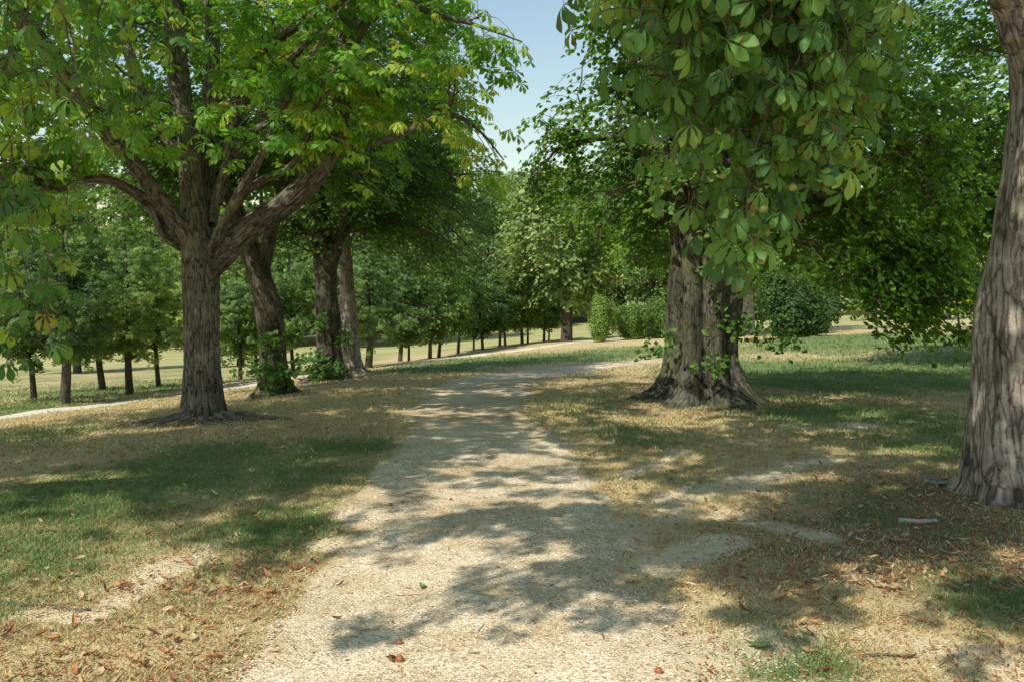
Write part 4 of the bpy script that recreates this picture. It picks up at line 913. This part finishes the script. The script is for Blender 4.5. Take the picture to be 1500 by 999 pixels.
avenue("lime_tree", 482, 557, Y3, [[(484,585,36,Y3),(483,555,30,Y3),(481,520,22,Y3),(480,470,20,Y3),(477,410,19,Y3),(470,350,17,Y3),(462,280,14,Y3),(455,150,10,Y3),(450,0,6,Y3)],[(478,420,12,Y3),(500,340,9,Y3),(530,260,7,Y3),(560,180,5,Y3)]],
       [(g3[0]-.2,Y3,7.5,3.4,3.0,3.6),(g3[0]+2.3,Y3,4.4,1.7,1.8,1.7),(g3[0]-2,Y3,4,1.8,1.8,1.3),(g3[0]+3.1,Y3+.6,3.0,.9,1.2,1.1)], "upright avenue tree with shoots round its flared foot, between the leaning and the farthest trunk", BARK['dark'], LEAF['lime'], 140, 3800, 9, QUAD, lob, kA, [(*at(462,545,Y3-.5),.5),(*at(475,550,Y3-.6),.5),(*at(455,530,Y3-.4),.4),(*at(490,545,Y3-.5),.4),(*at(500,500,Y3-.4),.3),(*at(470,480,Y3-.4),.3)])
g4 = gnd(514, 545); Y4 = g4[1]
avenue("lime_tree", 514, 545, Y4, [[(516,570,24,Y4),(514,543,19,Y4),(512,500,16,Y4),(510,450,14,Y4),(507,400,12,Y4),(503,330,10,Y4),(500,200,8,Y4),(500,60,5,Y4)]],
       [(g4[0]+.8,Y4+.5,6.8,3.0,3.0,3.2),(g4[0]+2.9,Y4+.6,3.9,1.9,1.8,1.9),(g4[0]+2.0,Y4+.6,2.3,1.1,1.1,.9)], "farthest avenue trunk left of the path, pale and sun-flecked, partly hidden by its neighbour", BARK['near'], LEAF['lime'], 130, 3600, 9, QUAD, lob, kA, None)

# ---- maple behind the lime
gm_ = gnd(1095, 492); Ym = gm_[1]
mt = [limb([(1098,510,13,Ym),(1096,490,11,Ym),(1094,440,9.5,Ym),(1090,380,9,Ym),(1080,300,7,Ym),(1070,200,5,Ym)], Ym)]
tub, pos, td, cl = grow(mt, [(gm_[0]-1.6,Ym,5.3,4.5,3.5,3.4),(gm_[0]+3,Ym+1,5,4,3.5,3.2),(gm_[0]-4.6,Ym,4.2,2.4,2,1.9)], 150, 3600, gm_, per=8, near=1.2, droop=.3, start=.3, tw=3)
a_ = Acc(); leaves(a_, QUAD, pos, td, cl, gm_, centre=gm_ + np.array([0, 0, 3]), tilt=1, off=.12, s=(1.3, 1.9), vmid=.68)
tree("maple_tree", gm_, "bright green broadleaf tree with reddish trunk behind the big lime", [simple_wood(mt), tub_part(tub, 1)], a_, [BARK['near'], BARK['twig']], lmat=LEAF['lime'])

# ---- lime whose trunk stands hidden behind the near right trunk
g6 = gnd(1492, 535); Y6 = g6[1]; k6 = [limb([(1492,560,22,Y6),(1492,530,18,Y6),(1492,450,16,Y6),(1490,300,13,Y6),(1488,100,9,Y6),(1486,-100,5,Y6)], Y6)]
tub, pos, td, cl = grow(k6, [(g6[0]-.5,Y6,6.5,4.2,3.5,3.4),(g6[0]-3.2,Y6,4.4,2.0,1.8,1.6),(g6[0]-1.5,Y6,3.6,2.2,1.8,1.1)], 140, 3800, g6, per=9, near=.9, droop=.35, start=.4, tw=3)
a_ = Acc(); leaves(a_, QUAD, pos, td, cl, g6, centre=g6 + np.array([0, 0, 4]), tilt=.9, off=.1, s=(1.0, 1.5), vmid=.4)
tree("lime_tree", g6, "dark leafy lime whose trunk hides behind the near right trunk", [simple_wood(k6, 14), tub_part(tub, 1)], a_, [BARK['dark'], BARK['twig']], lmat=LEAF['lime'])

# ---- young chestnuts
def young(seed, hgt, protos, n1, n2, per, sc):
    q = np.zeros(3)
    tk = wl([(0,0,-.3,.12),(0,0,.1,.10),(.03,.02,.7,.085),(.02,.03,1.5,.07),(-.02,0,2.6,.045),(0,0,hgt*.85,.02)])
    ls = [tk] + [wl([(0,0,z,.045),(math.cos(a)*.5,math.sin(a)*.5,z+.35,.032),(math.cos(a)*1.1,math.sin(a)*1.1,z+.7,.015)]) for z, a in ((.95,seed),(1.2,seed+2.2),(1.4,seed+4.1),(1.9,seed+1),(2.1,seed+3.3))]
    c = hgt * .60; bl_ = [(0,0,c,1.35,1.35,hgt*.40),(.5*math.cos(seed),.5*math.sin(seed),c-.6,1.25,1.25,hgt*.26),(-.5*math.cos(seed),-.5*math.sin(seed),c-.5,1.2,1.2,hgt*.26)]
    tub, pos, td, cl = grow(ls, bl_, n1, n2, q, per=per, near=.42, droop=.3, start=.4, r1=(.008,.008), tw=3)
    a = Acc(); leaves(a, protos, pos, td, cl, q, centre=np.array([0,0,hgt*.45]), tilt=1.0, off=.09, s=sc, vmid=.42, vspan=.5)
    w = wood_mesh("trunk", [simple_wood(ls), tub_part(tub)], [BARK['dark']], q)
    return w, crown_mesh("crown", a, LEAF['young'], q)
ya = [young(.5, 4.6, CH_MID, 60, 520, 6, (.55, .9)), young(2.1, 5.0, CH_MID, 60, 520, 6, (.55, .9))]
yb = [young(1.1, 4.6, QUAD, 60, 900, 9, (.9, 1.5)), young(3.3, 5.2, QUAD, 60, 900, 9, (.9, 1.5)), young(4.6, 4.2, QUAD, 60, 900, 9, (.9, 1.5))]
YT = [(50,586,20.5,.75,"slim dark-trunked young tree nearest the left edge"),(95,591,19,1.25,"young chestnut with the thickest stem of the left-hand row, beside the pale side path"),(150,572,25,.85,"young tree standing farther back behind the stoutest young chestnut at left"),
      (190,580,22,1.05,"young chestnut just left of the big chestnut trunk with hanging lower leaves"),(232,567,26,.7,"thin young tree close against the left side of the big chestnut trunk"),
      (352,559,30,.8,"small young tree seen between the big chestnut and the leaning tree"),(376,551,34,.6,"very thin young tree just left of the leaning trunk"),(430,540,32,.8,"young tree seen between the leaning trunk and the next avenue tree"),
      (540,538,31,1.35,"sturdier young tree just right of the last avenue trunk, sunlit on one side"),(586,530,36,.9,"first slim tree of the distant row right of the sturdy one"),(599,530,36.5,.8,"pale-stemmed young tree in the distant row"),
      (630,525,40,1.05,"dark-stemmed young tree in the middle of the distant row"),(643,523,40.5,.9,"forked pale young tree in the middle of the distant row"),(671,519,43,.8,"single slim young tree right of the forked one in the distant row"),
      (694,515,46,.7,"slender leaning young tree in the distant row"),(707,513,46.5,.95,"dark straight young tree beside the slender leaning one"),(732,509,49,1.0,"young tree left of the sky gap end of the distant row"),(740,509,52,.7,"thin stem paired with a thicker one in the distant row"),
      (765,504,53,.9,"young tree with low spreading branch near the right end of the row"),(773,503,55,.7,"thin stem beside the young tree with a low spreading branch"),(797,500,58,.8,"left of the last pair of thin young stems in the row"),(804,499,60,.7,"right of the last pair of thin young stems in the row")]
for i, (px, py, Yd, k, lb) in enumerate(YT):
    q = at(px, py, Yd); q[2] = gz(q[0], q[1]); w, c = (ya[i % 2] if Yd < 33 else yb[i % 3])
    e = empty("young_tree", q, lb, "tree", "young trees in rows beyond the side path"); sc_ = .8 + .38 * rng.random() + (.08 if Yd > 40 else 0); e.scale = (sc_ * rng.uniform(.9, 1.12), sc_, sc_); e.rotation_euler = (rng.normal() * .03, rng.normal() * .03, rng.random() * 6.28)
    a = link("trunk", w, e); a.scale = (k, k, 1); link("crown", c, e)
# stout old tree at the end of the row
q = at(830, 498, 50); q[2] = gz(q[0], q[1]); sb = [wl([(0,0,-.4,.42),(0,0,.2,.36),(.02,0,1.4,.33),(0,0,3,.3),(0,0,6,.2),(0,0,9,.08)])]
tub, pos, td, cl = grow(sb, [(0,0,6.3,4.2,4,4.4),(-1.5,0,3.6,2.2,2,1.6),(2,0,3.6,2.2,2,1.6)], 110, 2200, np.zeros(3), per=7, near=1.2, start=.4, tw=3)
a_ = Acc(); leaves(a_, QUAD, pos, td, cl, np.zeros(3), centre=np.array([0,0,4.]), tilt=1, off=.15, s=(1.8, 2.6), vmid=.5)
e = empty("oak_tree", q, "stout dark-trunked tree closing the far end of the young row, left of the bushes", "tree")
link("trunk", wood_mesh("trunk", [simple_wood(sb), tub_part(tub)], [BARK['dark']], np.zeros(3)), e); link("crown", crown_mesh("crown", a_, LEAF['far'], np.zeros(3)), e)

# ---- shrubs
def shrub(name, q, rx, ry, h, n_, lmat, label, cat, vmid, spiky=.6, sz=(.5, 1.0), group=None, lobes=14, core=.62):
    c = []
    for i in range(lobes):
        a = rng.random() * 6.28; u = rng.random() ** .5 * .62; c.append((math.cos(a) * rx * u, math.sin(a) * ry * u, h * rng.uniform(.22, .68), rx * rng.uniform(.25, .48), ry * rng.uniform(.25, .48), h * rng.uniform(.26, .42)))
    c.append((0, 0, h * .38, rx * core, ry * core, h * .6 * core)); c = np.array(c)
    k = rng.integers(len(c), size=n_); d = norm(rng.normal(size=(n_, 3)) + np.array([0, 0, .25])); r = (.72 + .28 * rng.random(n_)) * (1 + spiky * (vnoise(d * 5 + k[:, None]) - .45) + .35 * np.maximum(vnoise(d * 14 + k[:, None]) - .68, 0) * 3)
    pos = c[k, :3] + d * r[:, None] * c[k, 3:]; pos[:, 2] = np.maximum(pos[:, 2], .03 + .1 * rng.random(n_))
    a_ = Acc(); cl = np.clip(.5 + 1.3 * (vnoise(pos * 3) - .5), 0, 1)
    place(a_, QUAD, pos, d + rng.normal(size=(n_, 3)) * .5 + np.array([0, 0, .3]), rng.random(n_) * 6.28, sz[0] + (sz[1] - sz[0]) * rng.random(n_), np.clip(vmid + .5 * (cl - .5) + rng.normal(size=n_) * .08, 0, .95))
    st = [wl([(rng.normal() * .1 * rx, rng.normal() * .1, -.1, .05), (math.cos(a) * rx * .25, math.sin(a) * ry * .25, h * .35, .035), (math.cos(a) * rx * .45, math.sin(a) * ry * .45, h * .7, .012)]) for a in np.linspace(0, 6.28, 7)[:-1]]
    e = empty(name, q, label, cat, group); link("stems", wood_mesh("stems", [simple_wood(st, 6)], [BARK['dark']], np.zeros(3)), e); link("foliage", crown_mesh("foliage", a_, lmat, np.zeros(3)), e)
    return e
def G(px, py, Y): q = at(px, py, Y); q[2] = gz(q[0], q[1]); return q
shrub("bush", G(877,499,41), .88, .9, 2.15, 11000, LEAF['bush'], "rounded yellow-green bush, the free-standing left one beside the lawn", "bush", .62, sz=(.5, .9))
shrub("bush", G(925,500,42), 1.15, 1.1, 1.95, 13000, LEAF['bush'], "wide clipped-looking green bush in the middle of the clump behind the lawn", "bush", .42, sz=(.5, .9))
shrub("bush", G(972,499,42.5), 1.2, 1.1, 1.9, 12000, LEAF['bush'], "green bush of the clump half hidden behind the lime trunk", "bush", .35, sz=(.5, .9))
shrub("shrub", G(1150,500,36), 1.9, 1.3, 2.7, 15000, LEAF['young'], "dark leafy shrub just right of the big lime trunk", 'bush', .30, sz=(.8, 1.5), spiky=1.1, lobes=9, core=.3)
shrub("shrub", G(1195,494,40), 1.1, 1.2, 1.9, 10000, LEAF['young'], "lower dark shrub at the right end of the clump beyond the big lime", 'bush', .28, sz=(.8, 1.5), spiky=1.1, lobes=8, core=.3)

# ---- distant wood
def far_tree(seed, w, h, lmat_v, n_=11000, cone=False):
    q = np.random.default_rng(seed); c = []
    for i in range(26):
        u = q.random(); z = h * (.10 + .82 * u); prof = (1 - ((u - .35) / .75) ** 2) ** .5 if not cone else (1.02 - u); prof = max(prof, .15)
        a = q.random() * 6.28; rr = w * prof * q.uniform(.35, .75); s_ = w * q.uniform(.22, .38) * (1 if not cone else .7); c.append((math.cos(a) * rr, math.sin(a) * rr, z, s_, s_, s_ * .75))
    c = np.array(c); k = q.integers(len(c), size=n_); d = norm(q.normal(size=(n_, 3)) + np.array([0, 0, .35])); r = .7 + .36 * q.random(n_) + .25 * (vnoise(d * 3 + k[:, None] * 1.7) - .5)
    pos = c[k, :3] + d * r[:, None] * c[k, 3:]; a_ = Acc(); cl = vnoise(pos * .9 + seed); lobev = q.random(len(c))[k]
    place(a_, QFAR, pos, d * .8 + q.normal(size=(n_, 3)) * .45 + np.array([0, 0, .5]), q.random(n_) * 6.28, .8 + .9 * q.random(n_), np.clip(lmat_v + .45 * (cl - .5) + .25 * (lobev - .5) + q.normal(size=n_) * .08, 0, .95))
    tk = [wl([(0,0,-.5,.4),(0,0,h*.3,.32),(0,0,h*.6,.2),(0,0,h*.9,.06)], .6)] + [wl([(0,0,h*.25,.16),(x_[0]*.5,x_[1]*.5,x_[2]*.8,.1),(x_[0],x_[1],x_[2],.03)], .6) for x_ in c[:10]]
    return a_, tk
FT = []
for sd, w_, h_, vm, cone in [(1,5.5,15,.4,0),(2,6.5,17,.48,0),(3,5,18,.55,0),(4,7,16,.36,0),(5,4.5,14,.6,0),(6,3.0,10,.5,1)]:
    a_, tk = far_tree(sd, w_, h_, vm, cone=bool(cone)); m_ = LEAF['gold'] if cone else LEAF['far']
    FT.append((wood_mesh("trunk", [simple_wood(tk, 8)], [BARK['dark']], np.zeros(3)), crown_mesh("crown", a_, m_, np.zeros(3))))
def plant_far(x, y, k, s, lb, gp, name="woodland_tree", rz=None):
    q = (x, y, gz(x, y) - .1); e = empty(name, q, lb, "tree", gp); e.scale = (s * rng.uniform(.92, 1.08), s, s * rng.uniform(.95, 1.05)); e.rotation_euler = (0, 0, rng.random() * 6.28 if rz is None else rz)
    w, c = FT[k]; link("trunk", w, e); link("crown", c, e)
L1 = "one of the tall hazy green trees of the wood behind the field at far left"; L2 = "one of the tall trees of the distant wood closing the view below the sky gap"; L3 = "one of the trees in the wood behind the far lawn on the right"
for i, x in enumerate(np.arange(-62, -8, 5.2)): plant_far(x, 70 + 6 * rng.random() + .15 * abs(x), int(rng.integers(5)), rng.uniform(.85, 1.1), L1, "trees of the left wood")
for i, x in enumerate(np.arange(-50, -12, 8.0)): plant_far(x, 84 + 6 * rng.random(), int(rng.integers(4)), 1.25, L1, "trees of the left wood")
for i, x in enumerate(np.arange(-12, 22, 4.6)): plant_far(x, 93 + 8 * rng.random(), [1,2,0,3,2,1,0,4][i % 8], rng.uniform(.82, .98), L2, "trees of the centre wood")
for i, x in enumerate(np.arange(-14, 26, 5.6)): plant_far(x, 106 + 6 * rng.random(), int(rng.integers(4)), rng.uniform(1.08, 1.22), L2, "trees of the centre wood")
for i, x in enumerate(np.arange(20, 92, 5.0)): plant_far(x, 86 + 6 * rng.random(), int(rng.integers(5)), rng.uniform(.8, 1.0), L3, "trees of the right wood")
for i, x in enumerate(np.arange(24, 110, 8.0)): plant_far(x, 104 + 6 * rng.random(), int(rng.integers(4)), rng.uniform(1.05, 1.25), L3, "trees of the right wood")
plant_far(31.5, 62, 5, 1.05, "golden yellow-green conifer glowing behind the lime, left of the near right trunk", None, "conifer_tree")
plant_far(28, 66, 4, .62, "rounded sunlit tree left of the golden conifer beyond the lime", None, "broadleaf_tree")
plant_far(-15, 47, 4, .55, "mid-sized tree on the field behind the left-hand young chestnuts", None, "field_tree")
plant_far(-23, 45, 0, .55, "mid-sized tree on the field nearest the left edge", None, "field_tree")

# ================================================================== LIGHT
el = R(50); az = math.atan2(-.66, -.75)                # towards the sun: back left
sun = bpy.data.lights.new("sun", 'SUN'); so = bpy.data.objects.new("sun", sun); COL.objects.link(so)
sun.energy = 5.0; sun.angle = R(.53); sun.color = (1, .95, .86)
dv = Vector((-.66, -.75, 0)).normalized() * math.cos(el); dv.z = math.sin(el)
so.rotation_euler = dv.to_track_quat('Z', 'Y').to_euler()
w = bpy.data.worlds.new("World"); sc.world = w; w.use_nodes = True; nt = w.node_tree
bg = nt.nodes["Background"]; sk = nt.nodes.new("ShaderNodeTexSky"); sk.sky_type = 'NISHITA'; sk.sun_disc = False
sk.sun_elevation = el; sk.sun_rotation = math.atan2(dv.x, dv.y); sk.air_density = 1.75; sk.dust_density = 0.4; sk.ozone_density = 1.0
nt.links.new(sk.outputs[0], bg.inputs[0]); bg.inputs[1].default_value = .15
sc.view_settings.view_transform = 'Standard'; sc.view_settings.look = 'None'; sc.view_settings.exposure = 0
sc.cycles.max_bounces = 6; sc.cycles.diffuse_bounces = 3; sc.cycles.transmission_bounces = 3; sc.cycles.use_denoising = True
